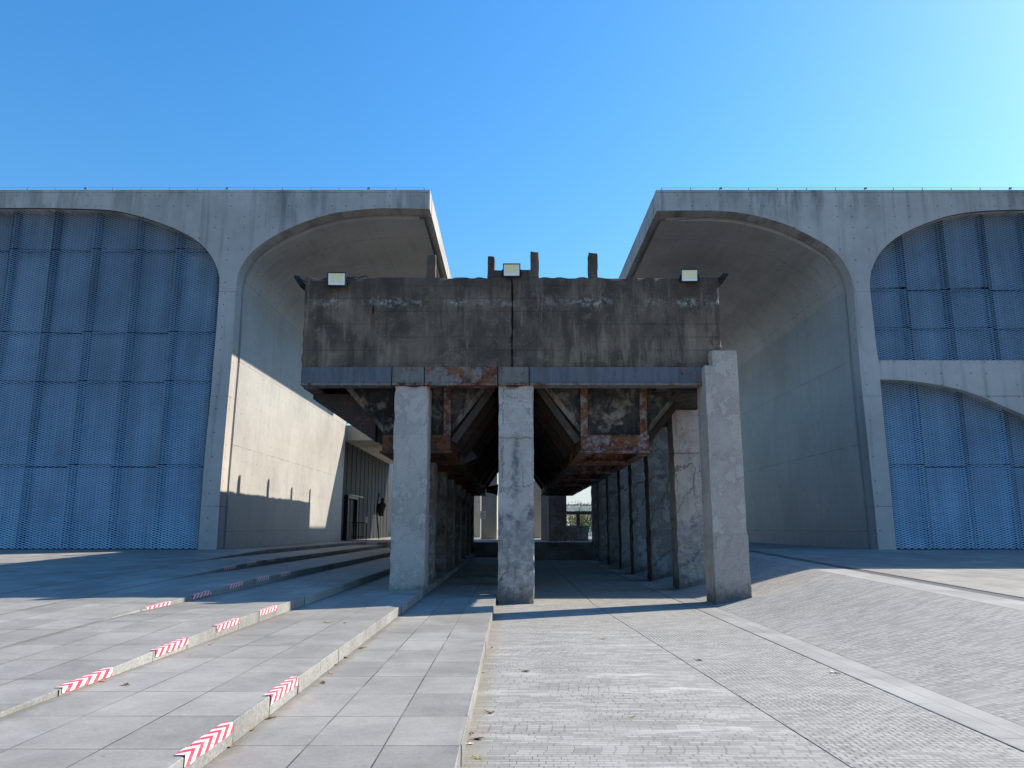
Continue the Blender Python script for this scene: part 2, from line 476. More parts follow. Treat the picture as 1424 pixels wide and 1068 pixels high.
M['strip'] = m_slab('granite_band', (0.325, 0.318, 0.305), 1.25, 0.24, 3.87, 0.2, True, 0.0, 0.004, 0.12, 0.4)
M['paver'] = m_pavers('lane_pavers', (0.31, 0.298, 0.28), 0.21, 0.058, 0.0, 0.42, 0.8)
M['paver2'] = m_pavers('lane_pavers_open', (0.315, 0.305, 0.288), 0.115, 0.058, 0.0, 0.68, 0.0, 0.3, 0.12)
M['paver_bank'] = m_pavers('bank_pavers', (0.325, 0.312, 0.293), 0.21, 0.058, math.radians(-14), 0.65, 0.0, 0.3, 0.25)
M['grate'] = m_plain('drain_grating', (0.10, 0.10, 0.10), 0.6)
M['gapfill'] = m_plain('joint_soil', (0.045, 0.042, 0.038), 0.95)
M['earth'] = m_plain('city_ground', (0.20, 0.195, 0.18), 0.95, 0, 0.3, 0.2)
M['mesh'] = m_mesh()
M['backing'] = m_plain('grey_glazing', (0.17, 0.22, 0.28), 0.35, 0, 0.3, 0.7)
M['mullion'] = m_plain('dark_mullion', (0.008, 0.009, 0.011), 0.6)
M['trim'] = m_plain('dark_trim', (0.035, 0.036, 0.04), 0.5)
M['wire'] = m_plain('roof_wire', (0.18, 0.18, 0.19), 0.4, 0.6)
M['black'] = m_plain('black_metal', (0.012, 0.012, 0.014), 0.45)
M['ribwall'] = m_plain('dark_ribbed_cladding', (0.014, 0.014, 0.016), 0.7)
M['beige'] = m_fairface('beige_render', (0.46, 0.43, 0.36), 3.0, 0.9, 6.0, holes=False)
M['pale'] = m_fairface('pale_concrete', (0.56, 0.54, 0.49), 3.0, 0.9, 6.0, holes=False)
M['white'] = m_plain('white_paint', (0.78, 0.77, 0.75), 0.5)
M['ink'] = m_plain('grey_print', (0.25, 0.25, 0.28), 0.7)
M['tape'] = m_tape()
M['bronze'] = m_plain('dark_bronze', (0.022, 0.020, 0.019), 0.5)
M['rail'] = m_plain('brown_rail', (0.16, 0.075, 0.05), 0.6)
M['leaf_yellow'] = m_leaf('yellow_leaf', (0.62, 0.47, 0.12))
M['leaf_brown'] = m_leaf('brown_leaf', (0.22, 0.09, 0.04))
M['leaf_tan'] = m_leaf('tan_leaf', (0.52, 0.34, 0.18))
M['leaf_pale'] = m_leaf('pale_leaf', (0.75, 0.60, 0.48))
M['bark'] = m_plain('bark', (0.09, 0.07, 0.055), 0.9)
M['foliage'] = m_plain('foliage', (0.085, 0.11, 0.028), 0.8, 0, 0.6, 1.5)
M['foliage_y'] = m_plain('autumn_foliage', (0.17, 0.15, 0.03), 0.8, 0, 0.6, 1.5)
k = Nodes('clear_glass')
k.color((0.75, 0.86, 0.88))
k.rough(0.05)
k.b.inputs['Alpha'].default_value = 0.35
M['glass'] = k.m
k = Nodes('lamp_glass')
o = k.sep(k.obj())
led = k.math('MULTIPLY', k.ramp(o[2], -0.085, -0.08), k.ramp(k.math('ABSOLUTE', o[0]), 0.15, 0.16, 1.0, 0.0))
k.color(k.mix(led, (0.80, 0.84, 0.86), (0.80, 0.74, 0.45)))
k.rough(0.15)
M['lens'] = k.m


# ------------------------------------------------------------------ geometry helpers
class MB:
    def __init__(self):
        self.v, self.f, self.mi = [], [], []

    def face(self, pts, mi=0):
        s = len(self.v)
        self.v += [tuple(p) for p in pts]
        self.f.append(list(range(s, s + len(pts))))
        self.mi.append(mi)

    def box(self, x0, x1, y0, y1, z0, z1, mi=0):
        s = len(self.v)
        self.v += [(x, y, z) for z in (z0, z1) for y in (y0, y1) for x in (x0, x1)]
        for q in ((0, 2, 3, 1), (4, 5, 7, 6), (0, 1, 5, 4), (2, 6, 7, 3), (0, 4, 6, 2), (1, 3, 7, 5)):
            self.f.append([s + i for i in q])
            self.mi.append(mi)

    def hexa(self, a, b, mi=0):
        """solid between two quads (4 points each, same order)"""
        s = len(self.v)
        self.v += [tuple(p) for p in a] + [tuple(p) for p in b]
        for q in ((3, 2, 1, 0), (4, 5, 6, 7), (0, 1, 5, 4), (1, 2, 6, 5), (2, 3, 7, 6), (3, 0, 4, 7)):
            self.f.append([s + i for i in q])
            self.mi.append(mi)

    def prism(self, poly, y0, y1, mi=0):
        """(x,z) outline extruded along y"""
        s, n = len(self.v), len(poly)
        self.v += [(x, y0, z) for x, z in poly] + [(x, y1, z) for x, z in poly]
        self.f += [[s + i for i in range(n)], [s + n + i for i in reversed(range(n))]]
        self.mi += [mi, mi]
        for i in range(n):
            j = (i + 1) % n
            self.f.append([s + i, s + n + i, s + n + j, s + j])
            self.mi.append(mi)

    def bar(self, p, q, w, h, mi=0, up=(0, 0, 1)):
        p, q = Vector(p), Vector(q)
        d = (q - p).normalized()
        u = Vector(up)
        if abs(d.dot(u)) > 0.98:
            u = Vector((1, 0, 0))
        s = d.cross(u).normalized()
        t = s.cross(d).normalized()
        a = [p + s * x * w / 2 + t * y * h / 2 for x, y in ((-1, -1), (1, -1), (1, 1), (-1, 1))]
        b = [v + (q - p) for v in a]
        self.hexa(a, b, mi)

    def tube(self, pts, r, n=8, mi=0, r2=None):
        pts = [Vector(p) for p in pts]
        rings = []
        for i, p in enumerate(pts):
            d = (pts[min(i + 1, len(pts) - 1)] - pts[max(i - 1, 0)]).normalized()
            u = Vector((0, 0, 1)) if abs(d.z) < 0.9 else Vector((1, 0, 0))
            s = d.cross(u).normalized()
            t = s.cross(d)
            rr = r if r2 is None else r + (r2 - r) * i / (len(pts) - 1)
            st = len(self.v)
            self.v += [tuple(p + s * math.cos(a) * rr + t * math.sin(a) * rr) for a in [2 * math.pi * j / n for j in range(n)]]
            rings.append(st)
        for a, b in zip(rings, rings[1:]):
            for j in range(n):
                self.f.append([a + j, a + (j + 1) % n, b + (j + 1) % n, b + j])
                self.mi.append(mi)
        for st in (rings[0], rings[-1]):
            self.f.append([st + j for j in range(n)])
            self.mi.append(mi)

    def build(self, name, mats, parent=None, bevel=0.0, smooth=False, origin=None):
        base = Vector((0, 0, 0))
        if parent is not None:
            q = parent
            while q is not None:
                base += q.location
                q = q.parent
        o_loc = Vector(origin) if origin is not None else base.copy()
        me = bpy.data.meshes.new(name)
        me.from_pydata([tuple(Vector(v) - o_loc) for v in self.v], [], self.f)
        if not isinstance(mats, (list, tuple)):
            mats = [mats]
        for m in mats:
            me.materials.append(m)
        me.polygons.foreach_set('material_index', self.mi)
        bm = bmesh.new()
        bm.from_mesh(me)
        if bevel:
            bmesh.ops.remove_doubles(bm, verts=bm.verts, dist=1e-5)
            bmesh.ops.bevel(bm, geom=[e for e in bm.edges if len(e.link_faces) == 2 and e.calc_face_angle(0) > 0.5], offset=bevel, segments=2, affect='EDGES', profile=0.6)
        bmesh.ops.recalc_face_normals(bm, faces=bm.faces)
        bm.to_mesh(me)
        bm.free()
        if smooth:
            me.polygons.foreach_set('use_smooth', [True] * len(me.polygons))
        o = bpy.data.objects.new(name, me)
        COL.objects.link(o)
        o.parent = parent
        o.location = o_loc - base
        return o


def rough_box(x0, x1, y0, y1, z0, z1, step=0.16, amp=0.012, chip=0.05, seed=0):
    """a box whose faces are uneven and whose arrises are chipped"""
    mb = MB()
    bm = bmesh.new()
    nx = max(1, round((x1 - x0) / step))
    ny = max(1, round((y1 - y0) / step))
    nz = max(1, round((z1 - z0) / step))
    idx = {}

    def vert(i, j, l):
        key = (i, j, l)
        if key not in idx:
            x, y, z = x0 + (x1 - x0) * i / nx, y0 + (y1 - y0) * j / ny, z0 + (z1 - z0) * l / nz
            p = Vector((x * 2.3 + seed, y * 2.3, z * 2.3))
            n = Vector((mnoise.noise(p), mnoise.noise(p + Vector((31, 0, 0))), mnoise.noise(p + Vector((0, 57, 0)))))
            d = n * amp
            on = (i in (0, nx)) + (j in (0, ny)) + (l in (0, nz))
            if on >= 2:
                c = max(0.0, mnoise.noise(p * 1.9 + Vector((7, 7, 7))) + 0.15) * chip
                cx, cy, cz = (x0 + x1) / 2, (y0 + y1) / 2, (z0 + z1) / 2
                if i in (0, nx):
                    d.x += c * (1 if x < cx else -1)
                if j in (0, ny):
                    d.y += c * (1 if y < cy else -1)
                if l == nz:
                    d.z -= c * 0.8
            mb.v.append((x + d.x, y + d.y, z + d.z))
            idx[key] = len(mb.v) - 1
        return idx[key]

    def quad(a, b, c, d):
        mb.f.append([a, b, c, d])
        mb.mi.append(0)

    for i in range(nx):
        for l in range(nz):
            for j in (0, ny):
                quad(vert(i, j, l), vert(i + 1, j, l), vert(i + 1, j, l + 1), vert(i, j, l + 1))
    for j in range(ny):
        for l in range(nz):
            for i in (0, nx):
                quad(vert(i, j, l), vert(i, j + 1, l), vert(i, j + 1, l + 1), vert(i, j, l + 1))
    for i in range(nx):
        for j in range(ny):
            for l in (0, nz):
                quad(vert(i, j, l), vert(i + 1, j, l), vert(i + 1, j + 1, l), vert(i, j + 1, l))
    bm.free()
    return mb


def thing(name, label, cat, loc=(0, 0, 0), group=None):
    o = bpy.data.objects.new(name, None)
    o.empty_display_size = 0.3
    COL.objects.link(o)
    o.location = loc
    tag(o, label, cat, group)
    return o


def tag(o, label, cat, group=None):
    o['label'] = label
    o['category'] = cat
    if group:
        o['group'] = group
    return o


def struct(name, mb, mats, **kw):
    o = mb.build(name, mats, **kw)
    o['kind'] = 'structure'
    return o


def spline(pts, n=6):
    out = []
    P_ = [pts[0]] + list(pts) + [pts[-1]]
    for i in range(1, len(P_) - 2):
        p0, p1, p2, p3 = [np.array(q, float) for q in P_[i - 1:i + 3]]
        for s in range(n):
            t = s / n
            out.append(tuple(0.5 * ((2 * p1) + (-p0 + p2) * t + (2 * p0 - 5 * p1 + 4 * p2 - p3) * t * t + (-p0 + 3 * p1 - 3 * p2 + p3) * t ** 3)))
    out.append(tuple(pts[-1]))
    return out


def inside(px, pz, poly):
    """vectorised point in polygon"""
    c = np.zeros(px.shape, bool)
    n = len(poly)
    for i in range(n):
        x1, z1 = poly[i]
        x2, z2 = poly[(i + 1) % n]
        if z1 == z2:
            continue
        hit = ((z1 > pz) != (z2 > pz)) & (px < (x2 - x1) * (pz - z1) / (z2 - z1) + x1)
        c ^= hit
    return c


# ------------------------------------------------------------------ ground
def zp(y):
    """level of the upper plaza, sloping down towards the viewer"""
    return max(0.0, min(0.9, 0.3 + 0.0255 * (y - 4.5)))


RX = [-0.36, -1.98, -3.72, -5.46, -7.20, -8.94]      # the six step edges
YS = [-30, -20, -12, -7.3] + [y * 1.0 for y in range(-6, 29)] + [29, 32, 36, 41.2]
BACK = 43.3

mb = MB()
mb.box(-900, 900, -400, 1500, -0.9, -0.5)
struct('ground', mb, M['earth'])

def slot(y):
    return 1.81 + max(0.0, 0.049 * (17.5 - max(y, -12)))


for e0, e1, mt in ((lambda y: -0.36, lambda y: slot(y) - 0.008, 'paver'), (lambda y: slot(y) + 0.008, lambda y: 3.84, 'paver2')):
    mb = MB()
    for a, b in ((-30, -12), (-12, 17.5), (17.5, BACK)):
        mb.hexa([(e0(a), a, -0.3), (e1(a), a, -0.3), (e1(b), b, -0.3), (e0(b), b, -0.3)], [(e0(a), a, 0), (e1(a), a, 0), (e1(b), b, 0), (e0(b), b, 0)])
    struct('paved_lane', mb, M[mt])
mb = MB()
mb.box(3.86, 4.34, -30, BACK, -0.3, 0.003)
struct('granite_band', mb, M['strip'])
mb = MB()
mb.box(-0.4, 4.4, -30, BACK, -0.32, -0.03)
struct('joint_bed', mb, M['gapfill'])


def sheet(x0, x1, z0f, z1f, ys=YS, depth=0.3):
    m = MB()
    for a, b in zip(ys, ys[1:]):
        m.hexa([(x0, a, z0f(a) - depth), (x1, a, z1f(a) - depth), (x1, b, z1f(b) - depth), (x0, b, z0f(b) - depth)],
               [(x0, a, z0f(a)), (x1, a, z1f(a)), (x1, b, z1f(b)), (x0, b, z0f(b))])
    return m


YB = YS[:-1] + [BACK]
bank = MB()
NB = 8
for a, b in zip(YB, YB[1:]):
    for i in range(NB):
        def zb(y, i):
            t = i / NB
            return zp(y) * (t * t * (3 - 2 * t)) * 0.2 + zp(y) * t * 0.8
        xa, xb = 4.355 + 3.045 * i / NB, 4.355 + 3.045 * (i + 1) / NB
        bank.face([(xa, a, zb(a, i)), (xb, a, zb(a, i + 1)), (xb, b, zb(b, i + 1)), (xa, b, zb(b, i))])
struct('paved_bank', bank, M['paver_bank'])
struct('granite_band', sheet(7.415, 8.2, zp, zp, YB), M['strip'])
struct('drain_channel', sheet(8.2, 8.55, lambda y: zp(y) - 0.012, lambda y: zp(y) - 0.012, YB), M['grate'])
struct('plaza', sheet(8.55, 60, zp, zp, YB), M['slab_far'])
struct('plaza', sheet(-60, RX[5], zp, zp, YB), M['slab_far'])
mb = MB()
mb.box(-60, 60, BACK, 90, 0.4, 0.9)
struct('rear_plaza', mb, M['slab_far'])

for kx in range(1, 6):
    x1, x0 = RX[kx - 1], RX[kx]
    lv = 0.15 * kx
    ymerge = 4.5 + (lv - 0.3) / 0.0255
    kerbs = [-0.08 + 0.83 * n for n in range(-36, 53)]
    ys = sorted(set([-30.0, BACK, ymerge] + [q for q in kerbs if -30 < q < BACK]))
    m = MB()
    rk = random.Random(kx)
    for a, b in zip(ys, ys[1:]):
        jx, jz = rk.uniform(-0.004, 0.004), rk.uniform(-0.0025, 0.0025)
        za, zb_ = min(lv, zp(a)), min(lv, zp(b))
        xe = x1 + jx
        w_ = 0.006
        m.face([(x0 - 0.02, a, za), (x1 - 0.03, a, za), (x1 - 0.03, b, zb_), (x0 - 0.02, b, zb_)], 0)
        m.face([(x1 - 0.03, a, za), (xe - w_, a, za + jz), (xe - w_, b, zb_ + jz), (x1 - 0.03, b, zb_)], 0)
        m.face([(xe - w_, a, za + jz), (xe, a, za - w_ + jz), (xe, b, zb_ - w_ + jz), (xe - w_, b, zb_ + jz)], 1)
        m.face([(xe, a, -0.2), (xe, b, -0.2), (xe, b, zb_ - w_ + jz), (xe, a, za - w_ + jz)], 1)
    struct('step', m, [m_slab('granite_slabs', SLAB, 0.845, (x1 - x0) / 3, x0, -0.22 + 0.2 * (kx - 1), True, 0.0, tone=0.2, grain=0.55, silt=True), M['riser']])
m = MB()                                         # riser of the uppermost step
for a, b in zip(YB, YB[1:]):
    m.face([(RX[5] + 0.003, a, -0.2), (RX[5] + 0.003, b, -0.2), (RX[5] + 0.003, b, zp(b) + 0.0005), (RX[5] + 0.003, a, zp(a) + 0.0005)])
struct('step_face', m, M['riser'])
# steps up to the rear plaza inside the hopper bridge
m = MB()
for i in range(6):
    m.box(-2.1 + 0.002, 4.5, 41.2 + 0.35 * i, BACK - 0.004, 0.15 * i - 0.02, 0.15 * (i + 1) - (0.004 if i == 5 else 0))
struct('rear_steps', m, M['slab'])

# ------------------------------------------------------------------ museum wings
YF = 28.0
DF = 0.65


def P2(pts):
    return [(at_y(x, y, YF)[0], at_y(x, y, YF)[2]) for x, y in pts]


def clean_stem(pts, n_last):
    return pts


def mesh_patch(x_from, x_to, z_from, z_to, poly, y0, fold, rib0, pitch=1.66):
    """expanded metal: rows of zig-zag tilted strands"""
    H, hx = 0.042, 1.66 / 14
    wy, wz = 0.020, 0.027
    nr = int((z_to - z_from) / H)
    nc = round((x_to - x_from) / hx)
    r = np.arange(nr)[:, None]
    c = np.arange(nc + 1)[None, :]
    X = x_from + c * hx + 0 * r
    Z = z_from + r * H + np.where((c + r) % 2 == 0, H / 2, -H / 2) * 0.98
    fr = ((X - rib0) / pitch) % 1.0
    Yv = y0 + fold * (fr - 0.5) + rng.normal(0, 0.0015, X.shape)
    low = np.stack([X, Yv, Z - wz / 2], -1)
    top = np.stack([X, Yv + wy, Z + wz / 2], -1)
    V = np.concatenate([low.reshape(-1, 3), top.reshape(-1, 3)])
    off = nr * (nc + 1)
    i = (r * (nc + 1) + c)[:, :-1]
    q = np.stack([i, i + 1, i + 1 + off, i + off], -1).reshape(-1, 4)
    cx = ((X[:, :-1] + X[:, 1:]) / 2).reshape(-1)
    cz = ((Z[:, :-1] + Z[:, 1:]) / 2).reshape(-1)
    keep = inside(cx, cz, poly)
    # narrow slot at the sheet joints
    f2 = ((cx - rib0) / pitch) % 1.0
    keep &= (f2 > 0.02) & (f2 < 0.985)
    return V, q[keep]


def add_raw(name, V, q, mat, parent):
    used = np.unique(q)
    remap = np.zeros(len(V), int)
    remap[used] = np.arange(len(used))
    me = bpy.data.meshes.new(name)
    base = np.array(parent.location)
    me.from_pydata((V[used] - base).tolist(), [], remap[q].tolist())
    me.materials.append(mat)
    o = bpy.data.objects.new(name, me)
    COL.objects.link(o)
    o.parent = parent
    return o


def sheets(parent, x_a, x_b, z_a, z_b, poly, rib0, fold, seams):
    """one object per mesh sheet between two ribs"""
    pitch = 1.66
    i0 = math.floor((x_a - rib0) / pitch)
    i1 = math.ceil((x_b - rib0) / pitch)
    for i in range(i0, i1):
        xa, xb = rib0 + i * pitch, rib0 + (i + 1) * pitch
        V, q = mesh_patch(xa, xb, z_a, z_b, poly, YF + 0.26, fold, rib0, pitch)
        cz = V[q].mean(1)[:, 2]
        cut = np.zeros(len(q), bool)
        for s in seams:
            zz = s + (0.0 if i % 2 else 0.05)
            cut |= np.abs(cz - zz) < 0.022
        q = q[~cut]
        if len(q):
            add_raw('mesh_panel', V, q, M['mesh'], parent)


def roof_wire(parent, xa, xb, z, y, sgn):
    m = MB()
    n = int(abs(xb - xa) / 1.12)
    for i in range(n + 1):
        x = xa + (xb - xa) * i / n
        m.box(x - 0.011, x + 0.011, y - 0.011, y + 0.011, z - 0.01, z + 0.15)
        if i % 5 == 2:
            m.box(x + 0.02, x + 0.10, y - 0.02, y + 0.02, z + 0.09, z + 0.16)
    m.tube([(xa, y, z + 0.15), ((xa + xb) / 2, y, z + 0.16), (xb, y, z + 0.15)], 0.005, 5)
    m.build('roof_wire', M['wire'], parent)


def wing(side, label, tip_top, intr_px, open_px, x_end, loc, far_y):
    root = thing('museum_wing', label, 'building', loc)
    top = 14.86
    intr = spline(P2(intr_px), 5)       # tip .. base of stem
    opn = spline(P2(open_px), 5)        # flat top .. base of stem
    tipx = at_y(*tip_top, YF)[0]
    intr[0] = (tipx, intr[0][1])
    flat = opn[0][1]
    zb = -0.25
    ib, ob = intr[-1], opn[-1]
    edge = x_end - side * 0.0
    poly = [(tipx, top), (x_end, top), (x_end, zb), (x_end - (-side) * 0 + (-side) * 1.0, zb), (x_end + (-side) * 1.0, flat)]
    poly += opn + [(ob[0], zb), (ib[0], zb)] + list(reversed(intr))
    f = MB()
    f.prism(poly, YF, YF + DF)
    f.build('facade', M['facade'], root)
    # the vault behind: soffit hangs a little lower, a groove in between
    def shell(dz, dx, y0, y1, tx, topz):
        pr = []
        for i, (x, z) in enumerate(intr):
            t = min(1.0, max(0.0, (z - 9.0) / 4.0))
            pr.append((x - side * 0 + (-side) * dx * (1 - t) , z - dz * t))
        sx = ob[0]
        m = MB()
        pts = [(tx, topz), (sx, topz), (sx, zb), (pr[-1][0], zb)] + list(reversed(pr))
        pts[-1] = (tx, pr[0][1])
        m.prism(pts, y0, y1)
        return m
    zi0 = intr[0][1]
    shell(-0.06, -0.09, YF + DF, YF + DF + 0.13, tipx - (-side) * 0.03, top - 0.02).build('groove', M['facade'], root)
    sh = shell(0.11, 0.03, YF + DF + 0.13, far_y, tipx - (-side) * 0.5, top - 0.3)
    sh.build('vault', M['vault'], root)
    # rim along the open edge of the roof
    m = MB()
    a, b = sorted((tipx, tipx - (-side) * 0.5))
    m.box(a, b, YF + DF + 0.13, far_y, zi0 + 0.02, top)
    m.build('roof_rim', M['facade'], root)
    m = MB()
    a, b = sorted((tipx - (-side) * 0.5, x_end))
    m.box(a, b, YF + DF, far_y, top - 0.29, top - 0.02)
    m.build('roof', M['facade'], root)
    # rear body and glazing behind the mesh
    m = MB()
    a, b = sorted((ob[0] - (-side) * 0.02, x_end))
    m.box(a, b, YF + DF + 0.02, YF + DF + 0.25, zb, top - 0.3)
    m.build('glazing', M['backing'], root)
    a, b = sorted((ob[0] - (-side) * 0.05, x_end))
    m = MB()
    m.box(a, b, YF + DF + 0.26, far_y, zb, top - 0.31)
    m.build('body', M['facade'], root)
    roof_wire(root, tipx - (-side) * 0.25, x_end, top, YF + 0.12, side)
    return root, opn, flat, zb, ob


# left wing (side = -1: building lies to the left)
L_intr = [(595.5, 290.5), (532, 289.5), (497, 292), (462, 297), (421, 309.5), (383, 327), (358, 344), (343, 359), (333, 376), (329, 392), (327, 417), (322.5, 493), (314, 590), (307, 674), (301, 764)]
L_open = [(-60, 289), (0, 289), (60, 289), (126, 290.6), (157, 292.6), (187, 298.6), (217, 308), (243, 318), (268, 331), (286, 346), (298, 364), (304, 381), (305, 394), (301, 455), (296, 510), (293, 550), (284, 641), (275, 764)]
LX_END = -34.0
left, L_opn, L_flat, ZB, L_ob = wing(-1, 'left museum wing, pale concrete vault with one tall arch filled by blue grey mesh', (598, 266), L_intr, L_open, LX_END, (-20, YF, 0.9), 48.0)
R_intr = [(914.5, 293), (979, 292.5), (1000, 293.3), (1028, 295.6), (1060, 302), (1094, 312.5), (1121, 325), (1148, 340), (1164, 353), (1177, 371), (1185, 390), (1188, 412), (1197, 520), (1204, 589), (1214.5, 689), (1222, 764)]
R_open = [(1490, 291.5), (1424, 291.5), (1400, 291.7), (1364, 293.4), (1337, 296.6), (1310, 302.6), (1272, 317), (1245, 331.7), (1226, 349), (1214, 370.8), (1210, 391), (1211, 410), (1218, 474), (1222, 505), (1224, 528), (1229, 581), (1238, 670), (1247, 765)]
right, R_opn, R_flat, ZB, R_ob = wing(1, 'right museum wing with a concrete band and low arch across its mesh front', (912.5, 268), R_intr, R_open, 36.0, (22, YF, 0.9), 60.0)

# band with a low arch across the right opening
band_top = at_y(1300, 501, YF)[2]
arch = spline(P2([(1224, 527.5), (1256, 528.5), (1283, 531.6), (1310, 536), (1337, 542), (1364, 551), (1391, 562.6), (1424, 577), (1460, 597), (1500, 626), (1540, 668), (1580, 730), (1592, 775)]), 4)
x_in = at_y(1221.5, 503, YF)[0]
m = MB()
poly = [(x_in - 0.05, band_top), (35.0, band_top), (35.0, ZB), (arch[-1][0], ZB)] + list(reversed(arch))
poly[-1] = (x_in - 0.05, arch[0][1])
m.prism(poly, YF + 0.012, YF + DF - 0.01)
m.build('arch_band', M['facade'], right)

# mesh sheets
polyL = [(-33.5, ZB), (-33.5, L_flat)] + [(x, z) for x, z in L_opn] + [(L_ob[0], ZB)]
ribL = at_y(129, 291, YF)[0]
sl = [at_y(100, y, YF)[2] for y in (345, 460, 530, 648)]
sheets(left, -24.5, L_ob[0] + 0.6, 0.8, L_flat + 0.1, polyL, ribL, 0.17, sl)
xr = R_opn
polyR = [(35, ZB), (35, R_flat)] + [(x, z) for x, z in R_opn] + [(R_ob[0], ZB)]
ribR = at_y(1312, 302, YF)[0]
sr = [at_y(1300, y, YF)[2] for y in (400, 455, 648)]
sheets(right, R_ob[0] - 1.2, 25.5, 0.8, R_flat + 0.1, polyR, ribR, -0.17, sr)


def ribs(parent, rib0, xa, xb, ztop, outline, seams):
    pitch = 1.66
    i = math.floor((xa - rib0) / pitch)
    while rib0 + i * pitch < xb:
        x = rib0 + i * pitch
        m = MB()
        m.box(x - 0.03, x + 0.15, YF + 0.36, YF + DF + 0.01, ZB, ztop)
        m.build('mullion', M['mullion'], parent)
        i += 1
    m = MB()
    for s in seams:
        m.box(min(xa, xb), max(xa, xb), YF + 0.42, YF + 0.47, s - 0.035, s + 0.035)
    m.build('cross_rails', M['mullion'], parent)


ribs(left, ribL, -26, L_ob[0] - 0.1, L_flat, None, sl)
ribs(right, ribR, R_ob[0] + 0.1, 27, R_flat, None, sr)


def trim_line(parent, pts, dx):
    m = MB()
    for (x0, z0), (x1, z1) in zip(pts, pts[1:]):
        if (x1 - x0) ** 2 + (z1 - z0) ** 2 < 1e-6:
            continue
        m.bar((x0, YF + 0.05, z0), (x1, YF + 0.05, z1), 0.05, 0.06, 0, (0, 1, 0))
    m.build('opening_trim', M['trim'], parent)


trim_line(left, L_opn, 0)
trim_line(right, R_opn, 0)

# sill slabs under the mesh fronts
m = MB(); m.box(-33, L_ob[0] - 0.02, YF + 0.10, YF + 0.4, ZB, 0.93); m.build('sill', M['trim'], left)
m = MB(); m.box(R_ob[0] + 0.02, 35, YF + 0.10, YF + 0.4, ZB, 0.93); m.build('sill', M['trim'], right)

# unseen roof slab added far behind to throw slanting shade on the inner wall
m = MB()
m.box(-3.2, 5.6, 52.0, 67.0, 14.0, 14.55)
m.build('shade_roof', M['facade'], right)

# ------------------------------------------------------------------ entrance behind the left wing
XW = at_y(305, 764, YF)[0]
ent = thing('entrance_canopy', 'concrete entrance canopy over a dark ribbed wall behind the left wing', 'building', (-11, 50, 0.9))
m = MB(); m.box(-24, -5.2, 48.6, 67, 7.25, 8.23); m.build('canopy', M['beige'], ent, bevel=0.02)
m = MB()
m.box(-12.2, XW - 0.25, 48.02, 67, 0.5, 7.25)
y = 48.3
while y < 66.8:
    m.box(XW - 0.25, XW - 0.225, y, y + 0.75, 0.9, 7.25)
    y += 1.5
m.build('ribbed_wall', M['ribwall'], ent)
m = MB(); m.box(XW - 0.24, XW - 0.03, 49.6, 49.75, 0.9, 3.6); m.box(XW - 0.24, XW - 0.03, 52.6, 52.75, 0.9, 3.6); m.box(XW - 0.24, XW - 0.02, 49.6, 52.75, 3.6, 3.78)
dr = m.build('door', M['black'], ent)
m = MB(); m.box(XW - 0.06, XW - 0.01, 49.7, 54.6, 3.80, 3.88); m.build('lintel', M['beige'], ent)
m = MB()
for i in range(9):
    m.box(-10.9, -8.6, 48.7, 48.74, 8.36 + i * 0.13, 8.43 + i * 0.13)
for x in (-10.88, -9.75, -8.62):
    m.box(x - 0.03, x + 0.03, 48.75, 48.8, 8.23, 9.55)
m.build('louvre_screen', M['white'], ent)
for yy in (51.5, 54.0):
    m = MB(); m.box(-8.0, -7.6, yy, yy + 0.4, 6.95, 7.249); m.build('ceiling_lamp', M['black'], ent)

b = thing('queue_barrier', 'dark metal queue barrier before the entrance door', 'barrier', (-10.0, 50.4, 0.9))
m = MB()
for i in range(6):
    m.box(-10.50 + 0.15 * i, -10.46 + 0.15 * i, 50.38, 50.42, 0.9, 2.0)
m.build('uprights', M['black'], b)
m = MB(); m.box(-10.55, -9.65, 50.37, 50.43, 2.0, 2.06); m.build('rail', M['black'], b)
m = MB(); m.box(-10.55, -9.65, 50.37, 50.43, 1.1, 1.15); m.build('rail', M['black'], b)

for i, (px_, lab) in enumerate(((480.5, 'small white notice on a dark post left of the barrier'), (510, 'small white notice on a dark post right of the barrier'))):
    X, Y_, _ = at_y(px_, 724, 49.8)
    n = thing('notice_stand', lab, 'sign stand', (X, Y_, 0.9), 'notice stands by the entrance')
    m = MB(); m.tube([(X, Y_, 0.9), (X, Y_, 2.0)], 0.03, 8); m.tube([(X, Y_, 0.9), (X, Y_, 0.93)], 0.16, 12); m.build('post', M['black'], n)
    m = MB(); m.box(X - 0.07, X + 0.07, Y_ - 0.05, Y_ - 0.032, 2.0, 2.42); m.build('notice', M['white'], n)

# dark sculpture: a head and torso carried by a curved rod
sc = thing('sculpture', 'dark head and torso sculpture on a thin curved rod by the entrance', 'sculpture', (-9.5, 58, 0.9))
def sc_pt(px, py):
    return Vector(at_y(px, py, 58))
m = MB()
m.tube([sc_pt(527, 749) + Vector((0, 0, -0.1)), sc_pt(526, 735), sc_pt(524.5, 722), sc_pt(524, 708), sc_pt(525.5, 695), sc_pt(528, 686)], 0.055, 8)
m.build('rod', M['bronze'], sc)
bm = bmesh.new()
def ring_solid(rows, seg=14):
    mm = MB()
    prev = None
    for cx, cy, z, rx, ry in rows:
        s = len(mm.v)
        mm.v += [(cx + math.cos(2 * math.pi * j / seg) * rx, cy + math.sin(2 * math.pi * j / seg) * ry, z) for j in range(seg)]
        if prev is not None:
            for j in range(seg):
                mm.f.append([prev + j, prev + (j + 1) % seg, s + (j + 1) % seg, s + j]); mm.mi.append(0)
        else:
            mm.f.append(list(range(s, s + seg))); mm.mi.append(0)
        prev = s
    mm.f.append(list(range(prev, prev + seg))); mm.mi.append(0)
    return mm
bm.free()
c = sc_pt(530, 718)
cz = [sc_pt(530, yy).z for yy in (718, 714, 708, 703, 700.5, 699, 697, 695, 696.5)]
sx = c.x
